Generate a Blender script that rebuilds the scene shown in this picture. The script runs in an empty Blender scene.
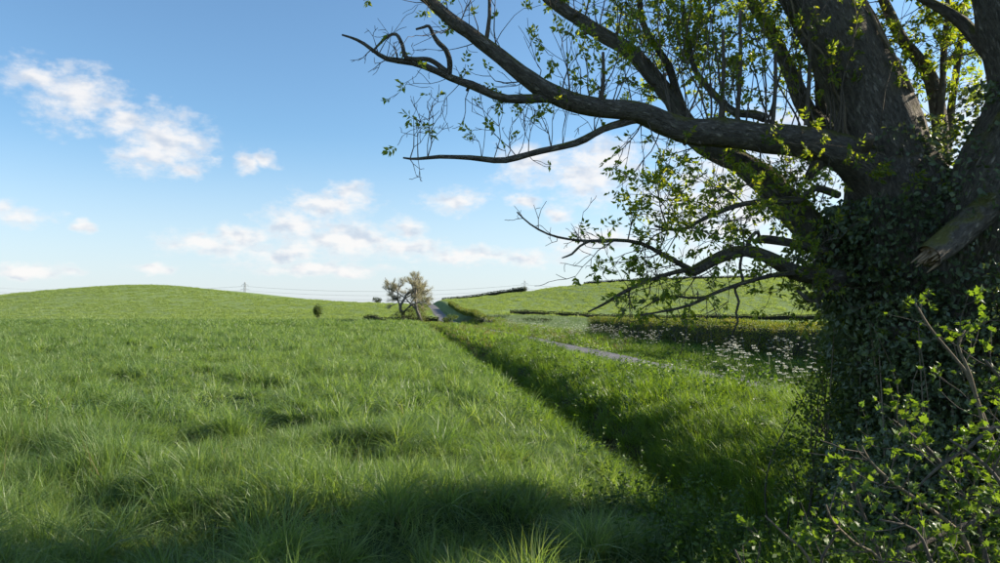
import bpy, math, random
import numpy as np
from mathutils import Vector, Euler

R = math.radians
rng = np.random.default_rng(11)
random.seed(11)
scene = bpy.context.scene
COL = scene.collection

# ------------------------------------------------------------------ camera
EYE = 2.2
F = 0.740                      # focal length / image width
PITCH = math.atan(0.0305 / F)
cam = bpy.data.cameras.new('camera')
cam.sensor_width = 36.0
cam.lens = 36.0 * F
cam.clip_start = 0.05
cam.clip_end = 9000.0
cam_ob = bpy.data.objects.new('camera', cam)
COL.objects.link(cam_ob)
cam_ob.location = (0, 0, EYE)
cam_ob.rotation_euler = (math.pi / 2 + PITCH, 0, 0)
scene.camera = cam_ob

# ------------------------------------------------------------------ light
SUN_AZ, SUN_EL = 77.0, 25.0    # degrees to the right of straight ahead, above the horizon
sd = Vector((math.sin(R(SUN_AZ)) * math.cos(R(SUN_EL)), math.cos(R(SUN_AZ)) * math.cos(R(SUN_EL)), math.sin(R(SUN_EL))))
sun = bpy.data.lights.new('sun', 'SUN')
sun.energy = 5.0
sun.angle = R(0.53)
sun.color = (1.0, 0.90, 0.74)
sun_ob = bpy.data.objects.new('sun', sun)
COL.objects.link(sun_ob)
sun_ob.rotation_euler = sd.to_track_quat('Z', 'Y').to_euler()
sun_ob.location = (60, 30, 40)

world = bpy.data.worlds.new('World')
scene.world = world
world.use_nodes = True
wt = world.node_tree
wt.nodes.clear()


def N(tree, kind, **kw):
    n = tree.nodes.new(kind)
    for k, v in kw.items():
        if k == 'ins':
            for i, val in v.items():
                n.inputs[i].default_value = val
        else:
            setattr(n, k, v)
    return n


def vmath(tree, op, a, b=None):
    n = N(tree, 'ShaderNodeVectorMath', operation=op)
    for i, s in enumerate((a, b)):
        if s is None:
            continue
        if isinstance(s, (tuple, list)):
            n.inputs[i].default_value = s
        else:
            tree.links.new(s, n.inputs[i])
    return n


def fmath(tree, op, a, b=None, clamp=False):
    n = N(tree, 'ShaderNodeMath', operation=op, use_clamp=clamp)
    for i, s in enumerate((a, b)):
        if s is None:
            continue
        if isinstance(s, (int, float)):
            n.inputs[i].default_value = s
        else:
            tree.links.new(s, n.inputs[i])
    return n.outputs[0]


def mix_col(tree, fac, a, b, blend='MIX'):
    n = N(tree, 'ShaderNodeMix', data_type='RGBA', blend_type=blend)
    for s, i in ((fac, 0), (a, 6), (b, 7)):
        if isinstance(s, (int, float)):
            n.inputs[i].default_value = s
        elif isinstance(s, (tuple, list)):
            n.inputs[i].default_value = (*s[:3], 1.0)
        else:
            tree.links.new(s, n.inputs[i])
    return n.outputs[2]


def maprange(tree, v, a, b, c=0.0, d=1.0, smooth=True):
    n = N(tree, 'ShaderNodeMapRange', interpolation_type='SMOOTHSTEP' if smooth else 'LINEAR')
    tree.links.new(v, n.inputs[0])
    for i, x in enumerate((a, b, c, d)):
        n.inputs[i + 1].default_value = x
    return n.outputs[0]


def build_sky():
    t = wt
    L = t.links.new
    sky = N(t, 'ShaderNodeTexSky', sky_type='NISHITA', sun_disc=False)
    sky.sun_elevation = R(SUN_EL)
    sky.sun_rotation = R(SUN_AZ)
    sky.altitude = 50
    sky.air_density = 1.0
    sky.dust_density = 0.7
    sky.ozone_density = 2.2
    tc = N(t, 'ShaderNodeTexCoord')
    sep = N(t, 'ShaderNodeSeparateXYZ')
    L(tc.outputs['Generated'], sep.inputs[0])
    az = fmath(t, 'MULTIPLY', fmath(t, 'ARCTAN2', sep.outputs[0], sep.outputs[1]), 57.2958)
    el = fmath(t, 'MULTIPLY', fmath(t, 'ARCSINE', sep.outputs[2]), 57.2958)
    comb = N(t, 'ShaderNodeCombineXYZ')
    L(az, comb.inputs[0])
    L(el, comb.inputs[1])
    q0 = comb.outputs[0]
    # wind-torn, turbulent edges
    nz = N(t, 'ShaderNodeTexNoise', noise_dimensions='3D', ins={2: 0.30, 3: 4.0, 4: 0.55})
    st = vmath(t, 'MULTIPLY', q0, (1.0, 1.7, 1.0))
    L(st.outputs[0], nz.inputs['Vector'])
    off = vmath(t, 'SUBTRACT', nz.outputs['Color'], (0.5, 0.5, 0.5))
    off2 = vmath(t, 'MULTIPLY', off.outputs[0], (3.0, 1.8, 0.0))
    q = vmath(t, 'ADD', q0, off2.outputs[0]).outputs[0]
    # clouds: azimuth, elevation, half width, half height in degrees
    clouds = [(-31.9, 15.2, 2.6, 1.1), (-29.8, 14.2, 3.0, 2.1), (-27.0, 13.0, 1.6, 1.0), (-24.6, 12.0, 3.0, 2.4), (-25.3, 10.8, 2.2, 1.0), (-22.9, 9.9, 1.4, 0.7),
              (-19.1, 10.8, 1.1, 1.0), (-17.7, 11.1, 0.9, 0.6), (-33.4, 6.3, 2.4, 0.8), (-29.5, 5.7, 0.7, 0.5),
              (-21.8, 4.8, 3.3, 1.0), (-19.4, 5.6, 2.0, 1.0), (-15.2, 6.7, 3.3, 1.4), (-11.5, 8.8, 2.0, 0.9), (-13.0, 8.1, 3.6, 1.0),
              (-11.9, 5.5, 4.7, 1.4), (-15.9, 4.6, 4.0, 1.1), (-7.0, 6.4, 1.8, 0.9), (-3.5, 8.6, 2.6, 1.0), (-7.7, 5.1, 4.0, 1.0),
              (-2.7, 4.4, 4.0, 0.9), (1.9, 4.2, 3.2, 0.8), (1.9, 8.6, 1.5, 0.8), (4.7, 7.7, 1.4, 0.8), (2.3, 11.3, 3.2, 1.6),
              (7.0, 10.5, 4.0, 2.3), (8.5, 11.9, 3.2, 1.8), (16.6, 8.3, 7.0, 4.6), (22.2, 11.5, 5.4, 3.9), (28.6, 10.3, 7.0, 5.4),
              (-33.0, 2.6, 3.2, 0.6), (-25.0, 2.9, 1.6, 0.5), (7.7, 5.5, 4.6, 1.1), (-13.0, 3.2, 6.2, 0.6), (36, 12, 8, 4),
              (46, 9, 7, 4), (-44, 10, 5, 2.2), (-50, 6, 6, 1.2), (-60, 14, 5, 2.4), (60, 16, 6, 3), (-75, 8, 7, 2)]
    cur = None
    for a, e, w, h in clouds:
        d = vmath(t, 'SUBTRACT', q, (a, e, 0))
        d = vmath(t, 'MULTIPLY', d.outputs[0], (1 / w, 1 / h, 0))
        ln = N(t, 'ShaderNodeVectorMath', operation='LENGTH')
        L(d.outputs[0], ln.inputs[0])
        v = fmath(t, 'SUBTRACT', 1.0, ln.outputs['Value'])
        if cur is None:
            cur = v
        else:
            n = N(t, 'ShaderNodeMath', operation='SMOOTH_MAX')
            L(cur, n.inputs[0])
            L(v, n.inputs[1])
            n.inputs[2].default_value = 0.25
            cur = n.outputs[0]
    # the rest of the sky: the same scattered cumulus seen on a flat cloud deck
    up = fmath(t, 'MAXIMUM', sep.outputs[2], 0.03)
    dx = fmath(t, 'DIVIDE', sep.outputs[0], up)
    dy = fmath(t, 'DIVIDE', sep.outputs[1], up)
    deck = N(t, 'ShaderNodeCombineXYZ', ins={2: 3.7})
    L(dx, deck.inputs[0])
    L(dy, deck.inputs[1])
    dn = N(t, 'ShaderNodeTexNoise', ins={2: 0.55, 3: 6.0, 4: 0.55})
    L(deck.outputs[0], dn.inputs['Vector'])
    front = maprange(t, sep.outputs[1], 0.2, 0.7, 0.0, 1.0)
    thr = fmath(t, 'MULTIPLY', front, 0.35)
    rest = fmath(t, 'SUBTRACT', fmath(t, 'SUBTRACT', dn.outputs[0], 0.56), thr)
    rest = fmath(t, 'MULTIPLY', rest, 3.0)
    cur = fmath(t, 'MAXIMUM', cur, rest)
    fine = N(t, 'ShaderNodeTexNoise', ins={2: 0.75, 3: 8.0, 4: 0.58})
    stf = vmath(t, 'ADD', st.outputs[0], (31.0, 7.0, 2.0))
    L(stf.outputs[0], fine.inputs['Vector'])
    fn = fmath(t, 'MULTIPLY', fmath(t, 'SUBTRACT', fine.outputs[0], 0.5), 1.9)
    dens = fmath(t, 'ADD', cur, fn)
    mask = maprange(t, dens, -0.28, 0.90, 0.0, 0.88)
    # sunlit side (to the right and above) against the grey base
    sh = vmath(t, 'ADD', st.outputs[0], (0.5, 0.9, 0.0))
    fine2 = N(t, 'ShaderNodeTexNoise', ins={2: 0.55, 3: 3.0, 4: 0.45})
    L(sh.outputs[0], fine2.inputs['Vector'])
    fine3 = N(t, 'ShaderNodeTexNoise', ins={2: 0.55, 3: 3.0, 4: 0.45})
    L(st.outputs[0], fine3.inputs['Vector'])
    lit = maprange(t, fmath(t, 'SUBTRACT', fine3.outputs[0], fine2.outputs[0]), -0.30, 0.12, 0.0, 1.0)
    lit = fmath(t, 'MAXIMUM', lit, maprange(t, dens, 0.75, 0.15, 0.0, 0.8))
    ccol = mix_col(t, lit, (3.7, 4.1, 4.75), (5.9, 5.75, 5.65))
    # pale moist air low down
    low = maprange(t, el, 14.0, -1.0, 0.0, 1.0)
    skyc = mix_col(t, 1.0, sky.outputs[0], (0.91, 1.12, 1.20), 'MULTIPLY')
    skyc = mix_col(t, fmath(t, 'MULTIPLY', low, 0.72), skyc, (4.85, 5.1, 5.7))
    final = mix_col(t, mask, skyc, ccol)
    bg = N(t, 'ShaderNodeBackground', ins={1: 0.078})
    L(final, bg.inputs[0])
    out = N(t, 'ShaderNodeOutputWorld')
    L(bg.outputs[0], out.inputs[0])


build_sky()
world.cycles.sampling_method = 'MANUAL'
world.cycles.sample_map_resolution = 512
scene.view_settings.view_transform = 'Standard'
scene.view_settings.look = 'None'
scene.view_settings.exposure = 1.12
scene.view_settings.gamma = 1.0
scene.view_settings.use_curve_mapping = False
cy = scene.cycles
cy.max_bounces = 5
cy.diffuse_bounces = 3
cy.glossy_bounces = 2
cy.transmission_bounces = 3
cy.use_adaptive_sampling = True
cy.adaptive_threshold = 0.015
cy.transparent_max_bounces = 4
cy.caustics_reflective = False
cy.caustics_refractive = False
cy.sample_clamp_indirect = 4.0
cy.use_denoising = True
try:
    cy.denoiser = 'OPENIMAGEDENOISE'
    cy.denoising_prefilter = 'ACCURATE'
except Exception:
    pass


# ------------------------------------------------------------------ maths helpers
def at(u, v, depth):
    """World point seen at photo position (u, v) of a 1000 wide frame, `depth` metres away along the view axis."""
    x, y = (u - 500) / 740.0, -(v - 281.5) / 740.0
    c, s = math.cos(PITCH), math.sin(PITCH)
    return Vector((x * depth, (c - y * s) * depth, EYE + (s + y * c) * depth))


def sstep(a, b, x):
    t = np.clip((np.asarray(x, float) - a) / (b - a), 0, 1)
    return t * t * (3 - 2 * t)


_tab = np.random.default_rng(5).random((256, 256))


def vnoise(x, y, seed=0):
    x = np.asarray(x, float) + seed * 17.31
    y = np.asarray(y, float) + seed * 9.77
    xi, yi = np.floor(x).astype(int), np.floor(y).astype(int)
    fx, fy = x - xi, y - yi
    fx, fy = fx * fx * (3 - 2 * fx), fy * fy * (3 - 2 * fy)
    a, b = _tab[xi & 255, yi & 255], _tab[(xi + 1) & 255, yi & 255]
    c, d = _tab[xi & 255, (yi + 1) & 255], _tab[(xi + 1) & 255, (yi + 1) & 255]
    return (a * (1 - fx) + b * fx) * (1 - fy) + (c * (1 - fx) + d * fx) * fy


def fbm(x, y, seed=0, o=3):
    s, a, tot = 0, 1.0, 0
    for i in range(o):
        s = s + a * vnoise(np.asarray(x) * 2 ** i, np.asarray(y) * 2 ** i, seed + i)
        tot += a
        a *= 0.5
    return s / tot


SL = 0.125                              # the lane and the ditch run up the view, drifting left


def lat(x, y):
    return np.asarray(x, float) + SL * np.asarray(y, float)


_rx = np.array([-1500, -600, -400, -300, -230, -200, -170, -140, -115, -85, -50, -25, -8, 8.6, 25, 43, 86, 143, 300, 600, 1500.])
_rz = np.array([6, 7, 6.5, 6.8, 8.3, 11.4, 15.2, 13.4, 9.8, 7.3, 5.8, 5.6, 8.0, 10.9, 13.6, 15.6, 17.5, 18.2, 17, 14, 8.])


def lane_shift(y):
    return -1.3 * sstep(75, 140, y)


def terrain(x, y):
    x, y = np.asarray(x, float), np.asarray(y, float)
    l = lat(x, y)
    z = (fbm(x / 9, y / 9, 3) - 0.5) * 0.22 * sstep(4, 14, y) * sstep(3.2, 1.0, l)
    # tussocks: the grass grows in hummocks
    far = sstep(40, 110, y)
    hum = sstep(0.36, 0.68, fbm(x / 1.0, y / 1.0, 61, 2)) * (1 - far) + sstep(0.36, 0.70, fbm(x / 3.2, y / 3.2, 63, 2)) * far
    z = z + (0.32 + 0.16 * far) * (hum - 0.4) * sstep(2.6, 1.2, l) * sstep(172, 150, y) * sstep(1.0, 4.0, y)
    bk = sstep(0.34, 0.70, fbm(x / 1.1, y / 1.1, 66, 2)) - 0.4
    z = z + 0.16 * bk * sstep(4.0, 5.0, l) * sstep(7.4, 6.6, l) * sstep(6, 9, y) * sstep(150, 120, y)
    # ditch
    dep = sstep(5.6, 9.0, y) * sstep(150, 115, y)
    prof = np.interp(l, [2.7, 2.95, 3.6, 4.05, 4.6, 5.2, 5.9, 6.6, 7.6, 8.8], [0, -0.25, -1.5, -1.55, -0.70, -0.14, 0.13, 0.27, 0.20, 0.0])
    z = z + prof * dep * (l > 2.7) * (l < 8.8)
    # the lane lies a little below its verges
    z = z - 0.26 * sstep(8.0, 8.9, l - lane_shift(y)) * sstep(15.0, 12.1, l - lane_shift(y)) * sstep(160, 130, y)
    # hills
    zr = np.interp(x, _rx, _rz)
    for k in (7, -7, 14, -14):
        zr = zr + np.interp(x + k, _rx, _rz)
    zr = zr / 5
    y0 = np.interp(x, [-400, -60, -25, 5, 40], [168, 168, 140, 185, 196])
    p = sstep(0, 1, np.clip((y - y0) / (345 - y0), 0, 1) * 0.93 + 0.0) / sstep(0, 1, 0.93)
    p = p * sstep(1050, 380, y)
    z = z + zr * p
    # lane cutting
    b = sstep(11.3, 14.2, l) * sstep(128, 165, y) * sstep(420, 330, y) * sstep(60, 22, l)
    z = z + 1.35 * b
    z = z - 4.0 * sstep(420, 900, y)
    return z


# ------------------------------------------------------------------ object helpers
def tag(o, label=None, cat=None, group=None, kind=None):
    if label:
        o['label'] = label
    if cat:
        o['category'] = cat
    if group:
        o['group'] = group
    if kind:
        o['kind'] = kind
    return o


def link(o, parent=None):
    COL.objects.link(o)
    if parent is not None:
        o.parent = parent
    return o


def empty(name, loc=(0, 0, 0)):
    o = bpy.data.objects.new(name, None)
    o.location = loc
    o.empty_display_size = 0.2
    return link(o)


def mesh_np(name, verts, faces, mat, smooth=True):
    """faces: int array (n, 3) or (n, 4)"""
    verts = np.asarray(verts, np.float32)
    faces = np.asarray(faces, np.int32)
    me = bpy.data.meshes.new(name)
    k = faces.shape[1]
    me.vertices.add(len(verts))
    me.vertices.foreach_set('co', verts.ravel())
    me.loops.add(faces.size)
    me.loops.foreach_set('vertex_index', faces.ravel())
    me.polygons.add(len(faces))
    me.polygons.foreach_set('loop_start', np.arange(0, faces.size, k, dtype=np.int32))
    me.polygons.foreach_set('use_smooth', np.full(len(faces), smooth))
    me.update(calc_edges=True)
    if mat:
        me.materials.append(mat)
    return me


def ob_np(name, verts, faces, mat, parent=None, smooth=True, origin=None):
    verts = np.asarray(verts, np.float32)
    if origin is not None:
        verts = verts - np.asarray(origin, np.float32)
    o = bpy.data.objects.new(name, mesh_np(name, verts, faces, mat, smooth))
    if origin is not None and parent is None:
        o.location = origin
    return link(o, parent)


class MB:
    """collects tubes / quads, all faces as quads"""

    def __init__(self):
        self.v, self.f, self.n = [], [], 0

    def add(self, v, f):
        self.v.append(np.asarray(v, np.float32))
        self.f.append(np.asarray(f, np.int32) + self.n)
        self.n += len(v)

    def tube(self, pts, rad, sides=5, lump=0.0, cap=True):
        p = np.asarray(pts, float)
        n = len(p)
        rad = np.broadcast_to(np.asarray(rad, float), (n,))
        tan = np.gradient(p, axis=0)
        tan /= np.linalg.norm(tan, axis=1, keepdims=True) + 1e-9
        ref = np.array([0.0, 0.0, 1.0]) if abs(tan[0, 2]) < 0.8 else np.array([1.0, 0.0, 0.0])
        nx = np.empty_like(p)
        cur = np.cross(tan[0], ref)
        cur /= np.linalg.norm(cur)
        for i in range(n):
            cur = cur - tan[i] * np.dot(cur, tan[i])
            cur /= np.linalg.norm(cur) + 1e-9
            nx[i] = cur
        ny = np.cross(tan, nx)
        a = np.arange(sides) * 2 * math.pi / sides
        rr = rad[:, None] * np.ones((1, sides))
        if lump:
            s = np.cumsum(np.r_[0, np.linalg.norm(np.diff(p, axis=0), axis=1)])
            ang = np.cos(a)[None, :] * 1.6
            ang2 = np.sin(a)[None, :] * 1.6
            q = s[:, None] / (np.maximum(rad.mean(), 0.03) * 2.2)
            k = (fbm(q + ang, ang2 + q * 0.35, int(p[0, 0] * 10) & 31) - 0.5) * 2
            k2 = (fbm(q * 0.5 + ang * 3.2, ang2 * 3.2 + 4, int(p[0, 2] * 10) & 31) - 0.5) * 2
            rr = rr * (1 + lump * (k * 0.65 + k2 * 0.6))
        v = p[:, None, :] + rr[..., None] * (np.cos(a)[None, :, None] * nx[:, None, :] + np.sin(a)[None, :, None] * ny[:, None, :])
        v = v.reshape(-1, 3)
        i = np.arange(n - 1)[:, None] * sides
        j = np.arange(sides)[None, :]
        j2 = (j + 1) % sides
        f = np.stack([i + j, i + j2, i + sides + j2, i + sides + j], -1).reshape(-1, 4)
        if cap and sides >= 4:
            v = np.vstack([v, p[-1] + tan[-1] * rad[-1] * 0.4])
            e = (n - 1) * sides
            c = len(v) - 1
            extra = [[e + k, e + (k + 1) % sides, c, c] for k in range(sides)]
            f2 = np.array([[e + k, e + (k + 1) % sides, e + (k + 2) % sides, c] for k in range(0, sides - (sides % 2), 2)])
            f = np.vstack([f, f2])
        self.add(v, f)

    def box(self, a, b):
        x0, y0, z0 = a
        x1, y1, z1 = b
        v = [(x0, y0, z0), (x1, y0, z0), (x1, y1, z0), (x0, y1, z0), (x0, y0, z1), (x1, y0, z1), (x1, y1, z1), (x0, y1, z1)]
        f = [(0, 3, 2, 1), (4, 5, 6, 7), (0, 1, 5, 4), (1, 2, 6, 5), (2, 3, 7, 6), (3, 0, 4, 7)]
        self.add(v, f)

    def build(self, name, mat, parent=None, smooth=True, origin=None):
        return ob_np(name, np.vstack(self.v), np.vstack(self.f), mat, parent, smooth, origin)


def catmull(pts, step=0.12):
    p = np.asarray(pts, float)
    p = np.vstack([2 * p[0] - p[1], p, 2 * p[-1] - p[-2]])
    out = []
    for i in range(1, len(p) - 2):
        n = max(2, int(np.linalg.norm((p[i + 1] - p[i])[:3]) / step))
        t = np.linspace(0, 1, n, endpoint=False)[:, None]
        a, b, c, d = p[i - 1], p[i], p[i + 1], p[i + 2]
        out.append(0.5 * ((2 * b) + (c - a) * t + (2 * a - 5 * b + 4 * c - d) * t ** 2 + (3 * b - a - 3 * c + d) * t ** 3))
    out.append(p[-2][None])
    return np.vstack(out)


def unit(v):
    v = np.asarray(v, float)
    return v / (np.linalg.norm(v, axis=-1, keepdims=True) + 1e-9)


def leaf_quads(pos, direc, size, aspect=0.45, fold=0.25, r=None):
    """one folded diamond per leaf -> verts, quads"""
    r = r or rng
    n = len(pos)
    d = unit(direc)
    side = unit(np.cross(d, r.normal(size=(n, 3))))
    up = np.cross(side, d)
    s = np.broadcast_to(np.asarray(size, float), (n,))[:, None]
    v = np.empty((n, 4, 3))
    v[:, 0] = pos
    v[:, 1] = pos + d * s * 0.45 + side * s * aspect * 0.5 + up * s * fold * 0.3
    v[:, 2] = pos + d * s - up * s * fold * 0.25
    v[:, 3] = pos + d * s * 0.45 - side * s * aspect * 0.5 + up * s * fold * 0.3
    f = np.arange(n * 4).reshape(n, 4)
    return v.reshape(-1, 3), f


# ------------------------------------------------------------------ materials
def new_mat(name):
    m = bpy.data.materials.new(name)
    m.use_nodes = True
    m.node_tree.nodes.clear()
    return m, m.node_tree


def leaf_mat(name, cols, trans=0.4, tcol=None, rough=0.5, spec=0.4, obj_rand=False, vscale=0.0, patch=None):
    """cols: dark, mid, light leaf colours; variation per leaf (island) and, for tufts, per plant"""
    m, t = new_mat(name)
    L = t.links.new
    geo = N(t, 'ShaderNodeNewGeometry')
    v = geo.outputs['Random Per Island']
    if obj_rand:
        oi = N(t, 'ShaderNodeObjectInfo')
        v = fmath(t, 'ADD', fmath(t, 'MULTIPLY', v, 0.55), fmath(t, 'MULTIPLY', oi.outputs['Random'], 0.45))
    if vscale:
        nz = N(t, 'ShaderNodeTexNoise', ins={2: vscale, 3: 3.0})
        L(geo.outputs['Position'], nz.inputs['Vector'])
        v = fmath(t, 'ADD', fmath(t, 'MULTIPLY', v, 0.5), fmath(t, 'MULTIPLY', maprange(t, nz.outputs[0], 0.3, 0.7), 0.5))
    cr = N(t, 'ShaderNodeValToRGB')
    el = cr.color_ramp.elements
    while len(el) < len(cols):
        el.new(0.5)
    for i, c in enumerate(cols):
        el[i].position = i / (len(cols) - 1)
        el[i].color = (*c, 1)
    L(v, cr.inputs[0])
    pb = N(t, 'ShaderNodeBsdfPrincipled')
    L(cr.outputs[0], pb.inputs['Base Color'])
    pb.inputs['Roughness'].default_value = rough
    pb.inputs['Specular IOR Level'].default_value = spec
    tr = N(t, 'ShaderNodeBsdfTranslucent')
    tc = mix_col(t, 1.0, cr.outputs[0], tcol or (1.6, 1.5, 0.5), 'MULTIPLY')
    L(tc, tr.inputs[0])
    mx = N(t, 'ShaderNodeMixShader', ins={0: trans})
    L(pb.outputs[0], mx.inputs[1])
    L(tr.outputs[0], mx.inputs[2])
    o = N(t, 'ShaderNodeOutputMaterial')
    L(mx.outputs[0], o.inputs[0])
    return m


def bark_mat(name, dark, light, moss=None, scale=6.0, bump=0.5):
    m, t = new_mat(name)
    L = t.links.new
    geo = N(t, 'ShaderNodeNewGeometry')
    mp = N(t, 'ShaderNodeMapping')
    mp.inputs['Scale'].default_value = (scale * 1.7, scale * 1.7, scale * 0.6)
    if moss:
        ga = N(t, 'ShaderNodeAttribute', attribute_name='grain')
        L(ga.outputs['Vector'], mp.inputs[0])
        mp.inputs['Scale'].default_value = (scale * 2.2, scale * 2.2, scale * 0.75)
    else:
        L(geo.outputs['Position'], mp.inputs[0])
    n1 = N(t, 'ShaderNodeTexNoise', ins={2: 2.2, 3: 7.0, 4: 0.65})
    L(mp.outputs[0], n1.inputs['Vector'])
    vo = N(t, 'ShaderNodeTexVoronoi', feature='DISTANCE_TO_EDGE', ins={2: 1.6})
    wob = vmath(t, 'ADD', mp.outputs[0], vmath(t, 'MULTIPLY', n1.outputs['Color'], (1.4, 1.4, 1.4)).outputs[0])
    L(wob.outputs[0], vo.inputs['Vector'])
    crack = maprange(t, vo.outputs['Distance'], 0.0, 0.35)
    v = fmath(t, 'MULTIPLY', maprange(t, n1.outputs[0], 0.3, 0.72), fmath(t, 'ADD', fmath(t, 'MULTIPLY', crack, 0.6), 0.4))
    c = mix_col(t, v, dark, light)
    if moss:
        nrm = N(t, 'ShaderNodeSeparateXYZ')
        L(geo.outputs['Normal'], nrm.inputs[0])
        n2 = N(t, 'ShaderNodeTexNoise', ins={2: 5.0, 3: 4.0})
        L(geo.outputs['Position'], n2.inputs['Vector'])
        w = fmath(t, 'ADD', nrm.outputs[2], fmath(t, 'MULTIPLY', fmath(t, 'SUBTRACT', n2.outputs[0], 0.5), 2.6))
        c = mix_col(t, maprange(t, w, 0.35, 0.95, 0, 0.9), c, moss)
        n3 = N(t, 'ShaderNodeTexNoise', ins={2: 9.0, 3: 3.0})
        L(geo.outputs['Position'], n3.inputs['Vector'])
        c = mix_col(t, maprange(t, n3.outputs[0], 0.60, 0.68, 0, 0.45), c, (0.22, 0.22, 0.17))
    pb = N(t, 'ShaderNodeBsdfPrincipled')
    L(c, pb.inputs['Base Color'])
    pb.inputs['Roughness'].default_value = 0.9
    pb.inputs['Specular IOR Level'].default_value = 0.15
    bp = N(t, 'ShaderNodeBump', ins={0: bump, 1: 0.05})
    h = fmath(t, 'ADD', fmath(t, 'MULTIPLY', crack, 0.7), fmath(t, 'MULTIPLY', n1.outputs[0], 0.8))
    L(h, bp.inputs['Height'])
    L(bp.outputs[0], pb.inputs['Normal'])
    o = N(t, 'ShaderNodeOutputMaterial')
    L(pb.outputs[0], o.inputs[0])
    return m


def plain_mat(name, c, rough=0.6, var=0.0, scale=4.0, bump=0.0, metal=0.0):
    m, t = new_mat(name)
    L = t.links.new
    pb = N(t, 'ShaderNodeBsdfPrincipled')
    pb.inputs['Roughness'].default_value = rough
    pb.inputs['Metallic'].default_value = metal
    geo = N(t, 'ShaderNodeNewGeometry')
    nz = N(t, 'ShaderNodeTexNoise', ins={2: scale, 3: 6.0})
    L(geo.outputs['Position'], nz.inputs['Vector'])
    k = 1 - var
    col = mix_col(t, nz.outputs[0], tuple(x * k for x in c), tuple(min(1, x * (1 + var)) for x in c))
    L(col, pb.inputs['Base Color'])
    if bump:
        bp = N(t, 'ShaderNodeBump', ins={0: bump, 1: 0.02})
        L(nz.outputs[0], bp.inputs['Height'])
        L(bp.outputs[0], pb.inputs['Normal'])
    o = N(t, 'ShaderNodeOutputMaterial')
    L(pb.outputs[0], o.inputs[0])
    return m


M = {}
M['grass'] = leaf_mat('grass_blades', [(0.055, 0.108, 0.038), (0.122, 0.192, 0.060), (0.230, 0.285, 0.108)], 0.46, (1.85, 1.82, 0.62), 0.45, 0.5, True)  # base greens brightened towards the sunlit tone of the field
M['bank'] = leaf_mat('bank_grass_blades', [(0.055, 0.115, 0.022), (0.105, 0.185, 0.032), (0.18, 0.25, 0.05)], 0.5, (2.0, 1.8, 0.42), 0.45, 0.45, True)  # colour raised to carry the sun on the bank crest
M['hill'] = leaf_mat('hill_crop_blades', [(0.12, 0.18, 0.060), (0.185, 0.25, 0.085), (0.25, 0.31, 0.115)], 0.42, (1.8, 1.7, 0.55), 0.5, 0.4, True)
M['pale'] = leaf_mat('pale_crop_blades', [(0.12, 0.17, 0.085), (0.165, 0.22, 0.11), (0.21, 0.26, 0.13)], 0.3, (1.3, 1.4, 0.7), 0.5, 0.5, True)
M['straw'] = leaf_mat('dry_grass', [(0.16, 0.13, 0.06), (0.24, 0.19, 0.09), (0.12, 0.12, 0.045)], 0.3, (1.3, 1.2, 0.7), 0.6, 0.3, True)
M['weed'] = leaf_mat('weed_leaves', [(0.04, 0.085, 0.024), (0.07, 0.13, 0.03), (0.12, 0.18, 0.04)], 0.45, (1.7, 1.6, 0.4), 0.5, 0.4, True)  # leaf colour lifted to lighten the shadow under the tree
M['ash'] = leaf_mat('ash_leaves', [(0.075, 0.125, 0.026), (0.13, 0.19, 0.036), (0.22, 0.245, 0.045)], 0.58, (2.2, 2.0, 0.45), 0.45, 0.45)
M['ivy'] = leaf_mat('ivy_leaves', [(0.055, 0.085, 0.046), (0.09, 0.13, 0.064), (0.14, 0.185, 0.085)], 0.3, (1.7, 1.6, 0.45), 0.38, 0.6)  # greens set lighter and paler than usual for ivy
M['thicket'] = leaf_mat('thicket_leaves', [(0.030, 0.06, 0.018), (0.055, 0.095, 0.022), (0.12, 0.15, 0.03)], 0.42, (2.0, 1.8, 0.4), 0.45, 0.4)  # greens paled a little so the shaded mass reads less black
M['maple'] = leaf_mat('maple_leaves', [(0.07, 0.13, 0.028), (0.11, 0.18, 0.035), (0.16, 0.23, 0.045)], 0.5, (1.7, 1.6, 0.4), 0.42, 0.45, True)
M['hedge'] = leaf_mat('hawthorn_leaves', [(0.055, 0.10, 0.026), (0.11, 0.16, 0.036), (0.235, 0.225, 0.05)], 0.42, (1.9, 1.6, 0.4), 0.5, 0.35, vscale=0.7)  # yellowed and lightened: sunlit hedge top and softened face shade tinted in
M['hedge_far'] = leaf_mat('far_hedge_leaves', [(0.018, 0.032, 0.010), (0.032, 0.05, 0.014), (0.05, 0.07, 0.018)], 0.3, (1.6, 1.5, 0.4), 0.5, 0.3)
M['bud'] = leaf_mat('opening_leaves', [(0.30, 0.27, 0.22), (0.39, 0.36, 0.30), (0.28, 0.29, 0.18)], 0.45, (1.4, 1.3, 0.6), 0.6, 0.3)  # paled to offset the crown's shadow on itself
M['fartree'] = leaf_mat('lane_tree_leaves', [(0.09, 0.11, 0.04), (0.13, 0.15, 0.05), (0.17, 0.19, 0.06)], 0.35, (1.6, 1.5, 0.5), 0.5, 0.3)
M['petal'] = leaf_mat('parsley_flowers', [(0.62, 0.60, 0.50), (0.74, 0.73, 0.66), (0.80, 0.78, 0.72)], 0.35, (1.0, 1.0, 0.9), 0.6, 0.2)
M['bark'] = bark_mat('ash_bark', (0.10, 0.088, 0.074), (0.33, 0.30, 0.25), (0.17, 0.17, 0.045), 6.0, 0.9)  # bark tones raised, baking in the camera's lifted shadows
M['twig'] = bark_mat('twig_bark', (0.075, 0.065, 0.055), (0.19, 0.16, 0.125), None, 20.0, 0.2)
M['dry'] = bark_mat('dry_stem', (0.14, 0.11, 0.075), (0.26, 0.22, 0.16), None, 20.0, 0.2)
M['wood'] = plain_mat('torn_wood', (0.22, 0.16, 0.095), 0.85, 0.5, 14.0, 0.6)
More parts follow.
